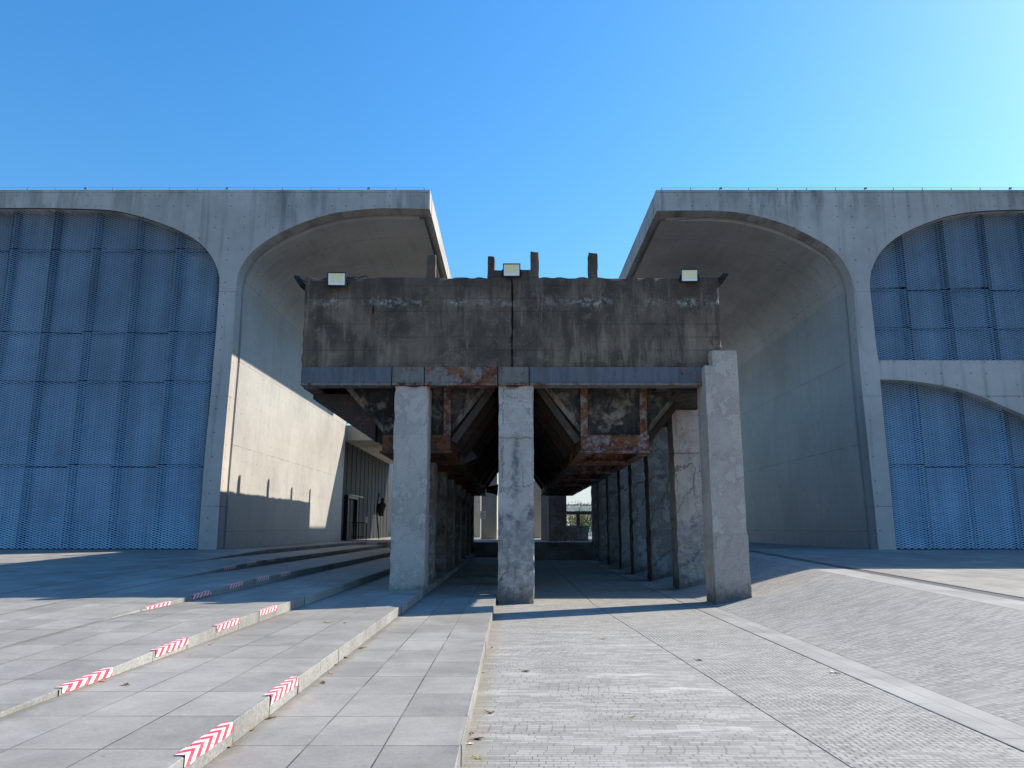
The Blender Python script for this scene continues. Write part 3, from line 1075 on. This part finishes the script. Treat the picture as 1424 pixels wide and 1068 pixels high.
ring_solid([(sx + .02, 58, cz[0], .14, .10), (sx, 58, cz[0] + .10, .21, .16), (sx - .01, 58, cz[1] + .1, .24, .18), (sx, 58, cz[2], .27, .18), (sx + .02, 58, cz[3] - .05, .34, .18), (sx + .03, 58, cz[3] + .06, .33, .16),
            (sx + .08, 58, cz[4] + .02, .25, .16), (sx + .1, 58, cz[5] + .05, .10, .10), (sx + .1, 58, cz[6] + .05, .16, .16), (sx + .1, 58, cz[7] + .04, .16, .17), (sx + .1, 58, cz[7] + .14, .06, .07)]).build('torso', M['bronze'], sc, smooth=True)

# sunlit wall beyond the canopy, rear walls seen through the underpass
def wall(label, x0, x1, y0, y1, z0, z1, mat):
    m = MB(); m.box(x0, x1, y0, y1, z0, z1)
    o = m.build('wall', mat, origin=((x0 + x1) / 2, (y0 + y1) / 2, z0), bevel=0.015)
    return tag(o, label, 'wall')


wall('pale sunlit wall beyond the end of the entrance canopy', -15.5, -9.0, 72, 72.5, 0.85, 8.0, M['pale'])
bx0, bx1 = at_y(669, 720, 54)[0], at_y(691, 720, 54)[0]
wall('beige rear pier carrying a white notice, seen left of the centre pillar', bx0, bx1, 54, 55.4, 0.85, 6.2, M['beige'])
nz = at_y(672, 716, 54)
nt = thing('paper_notice', 'white paper notice with grey lines taped to the beige rear pier', 'notice', (nz[0], 53.98, nz[2] - 0.28))
m = MB(); m.box(nz[0] - 0.18, nz[0] + 0.2, 53.982, 53.994, nz[2] - 0.28, nz[2] + 0.26); m.build('sheet', M['white'], nt)
m = MB()
for i in range(6):
    m.box(nz[0] - 0.13, nz[0] + (0.15 if i % 3 else 0.04), 53.976, 53.981, nz[2] + 0.16 - i * 0.07, nz[2] + 0.185 - i * 0.07)
m.build('print_lines', M['ink'], nt)
wall('beige rear wall seen right of the centre pillar', at_y(741, 720, 60)[0], at_y(752, 720, 60)[0], 60, 61.5, 0.85, 5.4, M['beige'])
wall('pale wall glimpsed at the far left end of the underpass', at_y(655, 720, 66)[0], at_y(668.5, 720, 66)[0], 66, 66.5, 0.85, 5.0, M['pale'])
wall('dark grey rear pier under the end of the hopper bridge', at_y(763, 720, 47)[0], at_y(788, 720, 47)[0], 47, 48, 0.85, 5.2, M['pillar_dark'])
wall('grey rear wall with a sunlit top corner beside the dark pier', at_y(752.5, 720, 50.5)[0], at_y(763.5, 720, 50.5)[0], 50.5, 51.2, 0.85, 4.6, M['facade'])
wall('low dark counter wall in front of the rear footbridge', at_y(786, 740, 49)[0], at_y(818, 740, 49)[0], 49, 50.2, 0.85, at_y(800, 731, 49)[2], M['pillar_dark'])

fb = thing('footbridge', 'raised walkway with glass balustrade and brown rail beyond the underpass', 'footbridge', (9, 72, 0.9))
zt, zr, zd = at_y(806, 702, 72)[2], at_y(806, 711, 72)[2], at_y(806, 715, 72)[2]
m = MB(); m.box(2, 31, 72, 74, zd, zr); m.build('deck', M['ribwall'], fb)
m = MB(); m.box(2, 31, 72.02, 72.08, zt - 0.06, zt + 0.03); m.build('handrail', M['rail'], fb)
for i in range(13):
    m = MB(); m.box(2.05 + 2.2 * i, 4.15 + 2.2 * i, 72.04, 72.06, zr + 0.03, zt - 0.07); m.build('glass_panel', M['glass'], fb)
for x in (at_y(804, 720, 72.5)[0], at_y(804, 720, 72.5)[0] + 7, at_y(804, 720, 72.5)[0] + 14, at_y(804, 720, 72.5)[0] + 21):
    m = MB(); m.box(x - 0.16, x + 0.16, 72.4, 72.8, 0.85, zd); m.build('post', M['ribwall'], fb)
m = MB(); m.box(4, 24, 79, 79.3, 0.85, 1.25)
tag(m.build('kerb_wall', M['white'], origin=(14, 79, 0.85)), 'low white wall beyond the footbridge', 'wall')


def tree(label, x, y, h, r, mat, seed, group='trees beyond the footbridge'):
    t = thing('broadleaf_tree', label, 'tree', (x, y, 0.5), group)
    rd = random.Random(seed)
    m = MB()
    m.tube([(x, y, 0.3), (x + 0.05, y, h * 0.3), (x - 0.05, y, h * 0.6), (x, y, h * 0.85)], 0.14, 8, 0, 0.03)
    for _ in range(7):
        a = rd.uniform(0, 6.28)
        z0 = h * rd.uniform(0.25, 0.6)
        m.tube([(x, y, z0), (x + math.cos(a) * r * 0.4, y + math.sin(a) * r * 0.4, z0 + h * 0.15), (x + math.cos(a) * r * 0.8, y + math.sin(a) * r * 0.8, z0 + h * 0.22)], 0.05, 6, 0, 0.012)
    m.build('trunk', M['bark'], t)
    m = MB()
    blobs = [(x + rd.uniform(-.6, .6) * r, y + rd.uniform(-.6, .6) * r, h * rd.uniform(0.4, 0.92), r * rd.uniform(.28, .5)) for _ in range(16)]
    for bx, by, bz, br in blobs:
        for _ in range(120):
            d = Vector((rd.gauss(0, 1), rd.gauss(0, 1), rd.gauss(0, 1))).normalized() * br * rd.random() ** 0.4
            p = Vector((bx, by, bz)) + d
            s = rd.uniform(0.05, 0.12)
            u = Vector((rd.gauss(0, 1), rd.gauss(0, 1), rd.gauss(0, 1))).normalized()
            w = u.orthogonal().normalized()
            m.face([p - u * s, p + w * s * .6, p + u * s, p - w * s * .6], 0)
    m.build('crown', mat, t)


tree('low green tree seen in the left gap of the footbridge', 8.3, 84, 4.0, 1.7, M['foliage'], 1)
tree('yellowing tree seen right of the footbridge post', 10.0, 87, 4.3, 1.9, M['foliage_y'], 2)
tree('dark green tree at the right end of the footbridge view', 11.8, 85, 3.9, 1.6, M['foliage'], 3)
tree('yellow green tree behind the others at the footbridge', 7.0, 92, 4.4, 2.0, M['foliage_y'], 4)
tree('tall thin green tree beyond the footbridge deck', 9.2, 98, 5.1, 1.9, M['foliage'], 5)

# ------------------------------------------------------------------ coal hopper bridge
YB0 = 17.45
YB1 = 43.4
XL, XR = -4.99, 4.99
ZC0, ZC1 = 5.40, 7.62
BAY = 3.6
br = thing('hopper_bridge', 'weathered concrete coal hopper bridge on tall pillars between the museum wings', 'bridge', (0, YB0, 0))
CR = 0.004
# front parapet in two pours with an open joint
rough_box(XL, CR - 0.012, YB0, YB0 + 0.5, ZC0, ZC1, 0.09, 0.009, 0.065, 1).build('parapet', M['old'], br)
rough_box(CR + 0.012, XR, YB0, YB0 + 0.5, ZC0, ZC1, 0.09, 0.009, 0.065, 9).build('parapet', M['old'], br)
m = MB(); m.box(-0.2, 0.2, YB0 + 0.503, YB0 + 0.55, ZC0, ZC1 + 0.04); m.build('joint_backing', M['black'], br)  # black box added behind the open joint to keep skylight from showing through
# raised middle piece of the parapet
a, b_ = at_y(682, 380, YB0)[0], at_y(742, 380, YB0)[0]
rough_box(a, b_, YB0 + 0.05, YB0 + 0.45, ZC1 - 0.02, at_y(712, 374, YB0)[2], 0.1, 0.008, 0.03, 4).build('parapet_block', M['old'], br)
# side walls and deck
rough_box(XL, XL + 0.4, YB0 + 0.502, YB1, ZC0, ZC1 - 0.02, 0.3, 0.012, 0.05, 2).build('side_wall', M['old'], br)
rough_box(XR - 0.4, XR, YB0 + 0.502, YB1, ZC0, ZC1 - 0.02, 0.3, 0.012, 0.05, 3).build('side_wall', M['old'], br)
rough_box(XL + 0.402, XR - 0.402, YB1 - 0.4, YB1 - 0.002, ZC0, ZC1 - 0.02, 0.4, 0.01, 0.04, 5).build('end_wall', M['old'], br)
m = MB(); m.box(XL + 0.4, XR - 0.4, YB0 + 0.5, YB1 - 0.4, ZC0 + 0.02, ZC0 + 0.25); m.build('deck', M['old_side'], br)
m = MB(); m.box(-0.15, 0.35, YB0 + 0.6, YB1 - 0.4, 4.6, ZC0 + 0.01); m.build('spine_beam', M['old_side'], br)
# stubs of a vanished railing
for (pa, pb, pt) in ((592, 605, 352), (678, 688, 355), (738, 750, 348), (819, 832, 350)):
    xa, xb = at_y(pa, 380, YB0)[0], at_y(pb, 380, YB0)[0]
    rough_box(xa, xb, YB0 + 0.06, YB0 + 0.30, ZC1 - 0.03, at_y(pa, pt, YB0)[2], 0.07, 0.010, 0.035, pa).build('railing_stub', M['old'], br)
for i in range(7):
    yy = min(21.8 + BAY * i + 0.1, YB1 - 0.14)
    if yy < YB1:
        rough_box(XL + 0.08, XL + 0.30, yy - 0.12, yy + 0.12, ZC1 - 0.04, ZC1 + 0.72 + 0.1 * math.sin(i * 2.1), 0.09, 0.012, 0.035, i).build('railing_stub', M['old'], br)
        m_ = rough_box(XR - 0.30, XR - 0.08, yy - 0.12, yy + 0.12, ZC1 - 0.04, ZC1 + 0.66 + 0.1 * math.cos(i * 1.7), 0.09, 0.012, 0.035, i + 20)
        m_.build('railing_stub', M['old'], br)

# front steel beam in segments with a bottom flange
ZB0 = 4.95
segs = [(419.5, 545.0, 'steel_blue'), (546, 590.0, 'steel_mid'), (591, 692.0, 'steel_rust'), (693, 735.5, 'steel_mid'), (736.5, 981, 'steel_blue')]
for pa, pb, mt in segs:
    xa, xb = at_y(pa + 0.4, 520, YB0)[0], at_y(pb - 0.4, 520, YB0)[0]
    m = MB()
    m.box(xa, xb, YB0 - 0.03, YB0 + 0.02, ZB0 + 0.06, ZC0 - 0.004)
    m.box(xa - 0.004, xa + 0.018, YB0 - 0.05, YB0 - 0.031, ZB0 + 0.06, ZC0 - 0.004)
    bm_ = m.build('steel_beam', M[mt], br)
    m = MB()
    m.box(xa, xb, YB0 - 0.07, YB0 + 0.34, ZB0, ZB0 + 0.055)
    x = xa + 0.12
    while x < xb - 0.05:
        m.tube([(x, YB0 - 0.03, ZB0 + 0.05), (x, YB0 - 0.03, ZB0 + 0.085)], 0.022, 6)
        m.tube([(x, YB0 - 0.03, ZB0 + 0.005), (x, YB0 - 0.03, ZB0 - 0.022)], 0.024, 6)
        x += 0.42
    m.build('flange', M['steel_rust' if mt != 'steel_blue' else 'steel_mid'], bm_)
# side steel beams
for x in (XL + 0.02, XR - 0.06):
    m = MB(); m.box(x, x + 0.04, YB0 + 0.03, YB1, ZB0 + 0.06, ZC0 - 0.004); m.box(x - 0.03, x + 0.30, YB0 + 0.36, YB1, ZB0, ZB0 + 0.055)
    m.build('side_beam', M['steel_rust'], br)

# hoppers: two per bay, inverted truncated pyramids with rusted frames
XM = 0.09
n_bay = 7
HY0 = 18.25
for s in (-1, 1):
    for i in range(n_bay):
        y0 = HY0 + BAY * i
        y1 = y0 + 3.15
        xi, xo, bi, bo = XM + s * 0.58, XM + s * 4.30, XM + s * 1.62, XM + s * 3.2
        zt_, zbm = 5.2, 3.90
        A = [(xi, y0, zt_), (xo, y0, zt_), (xo, y1, zt_), (xi, y1, zt_)]
        Bq = [(bi, y0 + 0.18, zbm), (bo, y0 + 0.18, zbm), (bo, y1 - 0.35, zbm), (bi, y1 - 0.35, zbm)]
        m = MB()
        for q in range(4):
            r_ = (q + 1) % 4
            m.face([A[q], A[r_], Bq[r_], Bq[q]])
        # inner skin
        c0 = Vector(((xi + xo) / 2, (y0 + y1) / 2, 0))
        h_in = []
        for P_, sh in ((A, 0.94), (Bq, 0.9)):
            h_in.append([((p[0] - c0.x) * sh + c0.x, (p[1] - c0.y) * sh + c0.y, p[2]) for p in P_])
        for q in range(4):
            r_ = (q + 1) % 4
            m.face([h_in[0][r_], h_in[0][q], h_in[1][q], h_in[1][r_]])
            m.face([Bq[q], Bq[r_], h_in[1][r_], h_in[1][q]])
        hp = m.build('hopper', M['old_side'], br)
        for (xa_, xb_) in ((xi, bi), (xo, bo)):
            sg = 1 if xb_ > xa_ else -1
            m = MB()
            m.hexa([(xa_ + sg * 0.02, y0 - 0.015, 5.15), (xa_ + sg * 0.20, y0 - 0.015, 5.15), (xb_ + sg * 0.10, y0 + 0.165, 3.93), (xb_ - sg * 0.02, y0 + 0.165, 3.93)],
                   [(xa_ + sg * 0.02, y0 + 0.03, 5.15), (xa_ + sg * 0.20, y0 + 0.03, 5.15), (xb_ + sg * 0.10, y0 + 0.21, 3.93), (xb_ - sg * 0.02, y0 + 0.21, 3.93)])
            m.build('plaster_edge', M['plaster'], hp)
        # mouth frame
        m = MB()
        xa, xb = sorted((bi - s * 0.03, bo + s * 0.05))
        zf0, zf1 = 3.50, 3.895
        m.box(xa, xb, y0 + 0.08, y0 + 0.2, zf0, zf1)
        m.box(xa, xb, y1 - 0.38, y1 - 0.26, zf0, zf1)
        m.box(xa, xa + 0.1, y0 + 0.2, y1 - 0.38, zf0, zf1)
        m.box(xb - 0.1, xb, y0 + 0.2, y1 - 0.38, zf0, zf1)
        m.box(xa - 0.05, xb + 0.05, y0 - 0.02, y0 + 0.28, zf0 - 0.05, zf0)
        m.box(xa - 0.05, xb + 0.05, y1 - 0.46, y1 - 0.2, zf0 - 0.05, zf0)
        m.box(xa - 0.05, xa + 0.2, y0 + 0.28, y1 - 0.46, zf0 - 0.05, zf0)
        m.box(xb - 0.2, xb + 0.05, y0 + 0.28, y1 - 0.46, zf0 - 0.05, zf0)
        m.build('mouth_frame', M['rust' if s > 0 else 'rust_deep'], hp)
        # posts on the front face, rib channels along the slopes
        for x in ((bi + s * 0.05, bo - s * 0.08) if s > 0 else (bi + s * 0.05,)):
            m = MB()
            m.bar((x, y0 - 0.05, 5.15), (x, y0 + 0.10, 3.86), 0.17, 0.10, 0, (0, 1, 0))
            m.build('face_post', M['rust'], hp)
        for yy in ((y0 + 0.03, y0 + 1.55, y1 - 0.1) if i < 3 else (y0 + 0.03,)):
            m = MB()
            m.bar((xi - s * 0.02, yy, 5.05), (bi - s * 0.12, yy, 3.72), 0.16, 0.18, 0, (0, 1, 0))
            m.build('slope_rib', M['rib_steel'], hp)
            if yy > y0 + 0.1:
                m = MB()
                m.bar((xo + s * 0.12, yy, 5.05), (bo + s * 0.12, yy, 3.72), 0.14, 0.14, 0, (0, 1, 0))
                m.build('slope_rib', M['rust_dark'], hp)
        # cantilever bracket out to the side beam
        if s > 0:
            continue
        m = MB()
        xo2 = XL + 0.06
        m.hexa([(xo2, y0 + 0.2, 4.93), (xo2, y0 + 0.5, 4.93), (xo2, y0 + 0.5, 4.80), (xo2, y0 + 0.2, 4.80)],
               [(bo + s * 0.25, y0 + 0.2, 4.93), (bo + s * 0.25, y0 + 0.5, 4.93), (bo + s * 0.25, y0 + 0.5, 3.75), (bo + s * 0.25, y0 + 0.2, 3.75)])
        m.build('bracket', M['rust_dark'], hp)

# a hinged chute plate hanging open on the second left hopper
m = MB()
q0 = [at_y(632, 632, 22.0), at_y(652, 622, 22.0), at_y(664, 636, 22.0), at_y(638, 648, 22.0)]
m.hexa(q0, [(x, y + 0.05, z) for x, y, z in q0])
m.build('chute_plate', M['steel_blue'], br)


def pillar(px0, px1, pbot, zbot, ztop, y0, dep, mat, seed, chip=0.075):
    xa, xb = at_y(px0, pbot, y0)[0], at_y(px1, pbot, y0)[0]
    return rough_box(xa, xb, y0, y0 + dep, zbot, ztop, 0.10, 0.010, chip, seed).build('pillar', M[mat], br)


pillar(541, 590, 815, 0.0, ZB0 - 0.0, YB0 + 0.0, 0.8, 'pillar_smooth', 11)
pillar(692.5, 743.5, 838, -0.1, ZB0 - 0.0, YB0 + 0.0, 0.8, 'pillar_patchy', 12)
# heavy right pillar standing proud of the beam
pr_ = rough_box(4.46, 5.22, 17.08, 17.92, -0.1, 5.36, 0.14, 0.006, 0.012, 13).build('pillar', M['pillar_warm'], br)
xa = at_y(990, 495, 17.08)[0]
rough_box(xa, 5.22, 17.08, 17.44, 5.355, at_y(1005, 487, 17.08)[2], 0.14, 0.006, 0.02, 13).build('pillar_head', M['pillar_warm'], br)
rough_box(4.452, 5.235, 17.068, 17.93, -0.1, 1.53, 0.14, 0.006, 0.012, 15).build('pillar_base', M['pillar_base'], pr_)
for i in range(1, 8):
    y0 = 17.45 + BAY * i
    if y0 > YB1 - 0.5:
        break
    dx = 0.05 * math.sin(i * 1.9)
    rough_box(4.46 + dx, 5.26 + dx, y0, y0 + 0.8, -0.1, 4.94, 0.2, 0.012, 0.06, 30 + i).build('pillar', M['pillar_dark' if i > 1 else 'pillar_patchy'], br)
    rough_box(-2.92, -2.14, y0, y0 + 0.8, 0.0, 3.46, 0.2, 0.012, 0.06, 50 + i).build('pillar', M['pillar_dark'], br)
    rough_box(-0.28, 0.46, y0, y0 + 0.8, -0.1, 4.6, 0.3, 0.012, 0.06, 70 + i).build('pillar', M['pillar_dark'], br)
# low wall closing the left row of pillars
rough_box(-2.92, -2.72, 19.2, YB1 - 0.4, 0.28, 3.2, 0.5, 0.01, 0.03, 90).build('infill_wall', M['pillar_dark'], br)
m = MB(); m.box(3.5, 5.2, 17.95, YB1, 4.945, 5.1); m.build('edge_slab', M['old_side'], br)

# ------------------------------------------------------------------ floodlights
def floodlight(px, py, w, h, label, yaw=0.0, tilt=9, y=None):
    y = YB0 - 0.14 if y is None else y
    X, Y_, Z = at_y(px, py, y)
    t = thing('floodlight', label, 'floodlight', (X, Y_, Z), 'floodlights on the hopper bridge')
    t.rotation_euler = (math.radians(tilt), 0, yaw)
    m = MB()
    m.box(-w / 2, w / 2, -0.03, 0.03, -h / 2, h / 2)
    for i in range(9):
        x = -w / 2 + 0.03 + i * (w - 0.06) / 8
        m.box(x - 0.006, x + 0.006, 0.03, 0.08, -h / 2 + 0.03, h / 2 - 0.03)
    for q in ((-w / 2, w / 2, -h / 2, -h / 2 + 0.022), (-w / 2, w / 2, h / 2 - 0.022, h / 2), (-w / 2, -w / 2 + 0.022, -h / 2 + 0.022, h / 2 - 0.022), (w / 2 - 0.022, w / 2, -h / 2 + 0.022, h / 2 - 0.022)):
        m.box(q[0], q[1], -0.05, -0.03, q[2], q[3])
    loc(m, t).build('housing', M['black'], t)
    m = MB(); m.box(-w / 2 + 0.023, w / 2 - 0.023, -0.038, -0.031, -h / 2 + 0.023, h / 2 - 0.023); loc(m, t).build('lens', M['lens'], t)
    m = MB()
    m.box(-w / 2 - 0.025, -w / 2 - 0.002, -0.02, 0.02, -0.02, 0.02)
    m.box(w / 2 + 0.002, w / 2 + 0.025, -0.02, 0.02, -0.02, 0.02)
    for sx_ in (-1, 1):
        m.bar((sx_ * (w / 2 + 0.014), 0, 0), (sx_ * (w / 2 + 0.014), 0.13, -h / 2 + 0.03), 0.022, 0.03)
    m.bar((-w / 2 - 0.02, 0.13, -h / 2 + 0.03), (w / 2 + 0.02, 0.13, -h / 2 + 0.03), 0.03, 0.022)
    loc(m, t).build('bracket', M['black'], t)


def loc(m, t):
    """mesh written in the thing's own axes"""
    m.v = [tuple(Vector(v) + t.location) for v in m.v]
    return m


floodlight(468.5, 388.5, 0.44, 0.33, 'black floodlight with pale yellow panel at the left end of the parapet', 0.05)
floodlight(711.5, 376, 0.42, 0.32, 'black floodlight on the raised middle of the parapet above the open joint')
floodlight(958.5, 383.5, 0.41, 0.31, 'black floodlight with pale yellow panel at the right end of the parapet', -0.03)
floodlight(418, 393, 0.40, 0.30, 'floodlight seen edge on, leaning out at the left corner of the bridge', math.radians(-93), 33, YB0 + 0.6)
floodlight(1003, 390, 0.40, 0.30, 'floodlight seen edge on, leaning out at the right corner of the bridge', math.radians(93), 36, YB0 + 0.6)

cb = [at_y(480, 384.5, YB0 + 0.1), at_y(487, 386.3, YB0 + 0.12), at_y(494, 384.6, YB0 + 0.1), at_y(500, 386, YB0 + 0.15), at_y(507, 383.2, YB0 + 0.1), at_y(512, 386.2, YB0 + 0.12)]
m = MB(); m.tube(cb, 0.012, 6)
tag(m.build('cable', M['black'], origin=cb[0]), 'loose dark cable on the parapet top beside the left floodlight', 'cable')

# spotlight hung under the left hoppers
X, Y_, Z = at_y(683, 681, 27)
t = thing('spotlight', 'black spotlight hanging under the dark left hoppers, seen left of the centre pillar', 'spotlight', (X, Y_, Z))
m = MB(); m.tube([(X - 0.17, Y_, Z), (X + 0.10, Y_, Z), (X + 0.24, Y_, Z - 0.01)], 0.10, 14, 0, 0.21); m.build('shade', M['black'], t)
m = MB(); m.box(X - 0.44, X - 0.20, Y_ - 0.1, Y_ + 0.1, Z - 0.12, Z + 0.06); m.bar((X - 0.32, Y_, Z), (X - 0.75, Y_, Z + 0.55), 0.05, 0.05); m.build('arm', M['black'], t)

# ------------------------------------------------------------------ warning tapes on the step edges
ordn = ['first', 'second', 'third', 'fourth', 'fifth', 'sixth']
rows = [(1, 'second lowest step edge', [4.9, 6.56]), (2, 'third step edge', [6.6, 8.26, 9.92, 11.58]), (3, 'fourth step edge', [11.7, 13.36, 15.02, 16.68, 18.34]), (4, 'fifth step edge', [19.4, 21.06, 22.72])]
for ri, nm, ys in rows:
    x = RX[ri]
    for j, y0 in enumerate(ys):
        lv = 0.15 * (ri + 1)
        m = MB()
        L = 0.80
        zr0, zr1 = min(lv, zp(y0)), min(lv, zp(y0 + L))
        low = 0.15 * ri
        nseg = 8
        for s_ in range(nseg):
            a, b = y0 + L * s_ / nseg, y0 + L * (s_ + 1) / nseg
            za, zb_ = zr0 + (zr1 - zr0) * s_ / nseg, zr0 + (zr1 - zr0) * (s_ + 1) / nseg
            w = 0.007
            def jit(q):
                return 0.006 * math.sin(q * 23.0 + ri * 3 + j)
            da = min(0.066, za - low - 0.01)
            db = min(0.066, zb_ - low - 0.01)
            m.face([(x - 0.06 + jit(a), a, za + w), (x + w, a, za + w), (x + w, b, zb_ + w), (x - 0.06 + jit(b), b, zb_ + w)])
            m.face([(x + w, a, za + w), (x + w, a, za - max(0.01, da) + jit(a)), (x + w, b, zb_ - max(0.01, db) + jit(b)), (x + w, b, zb_ + w)])
        o = m.build('warning_tape', M['tape'], origin=(x, y0 + (0.05 * j), zr0 + 0.003))
        tag(o, 'red and white chevron tape, %s from the front on the %s' % (ordn[j], nm), 'warning tape', 'warning tapes on the step edges')

# ------------------------------------------------------------------ fallen leaves
def leaf(px, py, z, size, mat, label, seed, curl=0.5):
    x, y, _ = at_z(px, py, z)
    rd = random.Random(seed)
    m = MB()
    a0 = rd.uniform(0, 6.28)
    n = 15
    ctr = (x, y, z + size * 0.10)
    pts = []
    for i in range(n):
        a = a0 + 2 * math.pi * i / n
        r_ = size * (0.55 + 0.45 * (1 if i % 3 == 0 else 0) * rd.uniform(0.6, 1.0)) * rd.uniform(0.8, 1.0)
        lift = 0.006 + size * curl * max(0.0, math.sin(a * 1.0 + seed)) * rd.uniform(0.5, 1.0) * 0.6
        pts.append((x + math.cos(a) * r_, y + math.sin(a) * r_ * 0.75, z + lift))
    for i in range(n):
        m.face([ctr, pts[i], pts[(i + 1) % n]])
    st = a0 + 1.0
    m.tube([ctr, (x + math.cos(st) * size * 1.5, y + math.sin(st) * size * 1.5, z + 0.012)], 0.0035, 5)
    tag(m.build('fallen_leaf', M[mat], origin=(x, y, z)), label, 'leaf', 'fallen leaves on the paving')


LV = [
    (732, 934, 0, 0.075, 'leaf_yellow', 'large yellow leaf lying alone on the paved lane'),
    (974, 918.5, 0, 0.065, 'leaf_tan', 'tan leaf on the open pavers right of the slot drain'),
    (1160, 935.5, 0, 0.085, 'leaf_pale', 'pale curled leaf at the edge of the right granite band'),
    (836, 889, 0, 0.045, 'leaf_tan', 'small tan leaf in the middle of the sunlit lane'),
    (880, 998, 0, 0.03, 'leaf_yellow', 'tiny yellow leaf on the lane pavers right of centre'),
    (683, 992, 0, 0.055, 'leaf_brown', 'dark brown crumpled leaf on lime stain near the lane kerb'),
    (665, 1028, 0, 0.065, 'leaf_brown', 'dark red brown leaf among the nearest leaves at the lane kerb'),
    (657, 1020, 0, 0.04, 'leaf_tan', 'tan leaf behind the red brown one at the lane kerb'),
    (655, 1035, 0, 0.035, 'leaf_pale', 'pale leaf in front of the red brown one at the lane kerb'),
    (673.5, 935.5, 0, 0.04, 'leaf_tan', 'tan leaf at the lane kerb level with the large yellow leaf'),
    (666, 1055, 0, 0.04, 'leaf_yellow', 'yellowish leaf on white stain, nearest of all at the lane kerb'),
    (684, 901, 0, 0.03, 'leaf_brown', 'brown leaf farthest along the lane kerb in the sun'),
    (502, 902, 0.15, 0.06, 'leaf_brown', 'largest brown leaf at the foot of the second step edge'),
    (481, 915, 0.15, 0.045, 'leaf_brown', 'brown leaf just before the largest one at the second step edge'),
    (467, 925, 0.15, 0.04, 'leaf_brown', 'brown leaf by the kerb stone joint, second step edge'),
    (461, 936, 0.15, 0.04, 'leaf_tan', 'tan leaf a little out from the second step edge'),
    (449, 950, 0.15, 0.045, 'leaf_brown', 'dark leaf lying out on the slab right of the farther tape'),
    (373, 1000, 0.15, 0.04, 'leaf_brown', 'dark leaf at the slab joint between the two near tapes'),
    (350, 1016, 0.15, 0.035, 'leaf_yellow', 'yellow leaf at the foot of the second step edge by the near tape'),
    (317, 1040, 0.15, 0.04, 'leaf_tan', 'tan leaf directly under the nearest tape'),
    (455, 866, 0.30, 0.07, 'leaf_tan', 'orange tan leaf alone on the slabs of the second step'),
    (479, 866.5, 0.30, 0.03, 'leaf_brown', 'small dark leaf right of the orange tan leaf'),
    (143, 947.5, 0.30, 0.05, 'leaf_tan', 'tan leaf below the nearest tape of the third step edge'),
    (173, 953, 0.30, 0.055, 'leaf_tan', 'tan leaf on the open slab right of the other near the third edge'),
    (293, 896, 0.30, 0.04, 'leaf_pale', 'pale leaf at the foot of the third step edge between two tapes'),
]
for i, (a, b, z, s, mt, lab) in enumerate(LV):
    leaf(a, b, z, s, mt, lab, i + 3)

# ------------------------------------------------------------------ light, sky, camera
SUN = Vector((1.0, 0.5, 0.8)).normalized()
el = math.asin(SUN.z)
az = math.atan2(SUN.x, SUN.y)
sun = bpy.data.lights.new('sun', 'SUN')
sun.energy = 5.0
sun.angle = math.radians(0.5)
sun.color = (1.0, 0.91, 0.755)
so = bpy.data.objects.new('sun', sun)
COL.objects.link(so)
so.rotation_euler = SUN.to_track_quat('Z', 'Y').to_euler()
so.location = SUN * 60

w = bpy.data.worlds.new('World')
S.world = w
w.use_nodes = True
nt = w.node_tree
sky = nt.nodes.new('ShaderNodeTexSky')
sky.sky_type = 'NISHITA'
sky.sun_disc = False
sky.sun_elevation = el
sky.sun_rotation = az
sky.altitude = 0
sky.air_density = 1.75
sky.dust_density = 0.8
sky.ozone_density = 10.0
bg = nt.nodes['Background']
bg.inputs['Strength'].default_value = 0.13
hs = nt.nodes.new('ShaderNodeHueSaturation')
hs.inputs['Saturation'].default_value = 1.17
nt.links.new(sky.outputs[0], hs.inputs['Color'])
tc = nt.nodes.new('ShaderNodeTexCoord')
sx = nt.nodes.new('ShaderNodeSeparateXYZ')
nt.links.new(tc.outputs['Generated'], sx.inputs[0])
mr = nt.nodes.new('ShaderNodeMapRange')
mr.inputs[1].default_value, mr.inputs[2].default_value = 0.02, 0.16
mr.inputs[3].default_value, mr.inputs[4].default_value = 0.85, 0.0
nt.links.new(sx.outputs[2], mr.inputs[0])
hz = nt.nodes.new('ShaderNodeMix')
hz.data_type = 'RGBA'
nt.links.new(mr.outputs[0], hz.inputs[0])
nt.links.new(hs.outputs[0], hz.inputs[6])
hz.inputs[7].default_value = (3.3, 3.85, 4.3, 1)      # pale band of air over the horizon
nt.links.new(hz.outputs[2], bg.inputs['Color'])

cam = bpy.data.cameras.new('camera')
cam.sensor_width = 36
cam.lens = 36 * F / 1424
cam.clip_start = 0.1
cam.clip_end = 4000
co = bpy.data.objects.new('camera', cam)
COL.objects.link(co)
co.location = (0, 0, CAM_Z)
co.rotation_euler = (math.pi / 2 + PITCH, 0, 0)
S.camera = co

S.view_settings.view_transform = 'Standard'
S.view_settings.look = 'None'
S.view_settings.exposure = 0.7
S.view_settings.gamma = 1.0
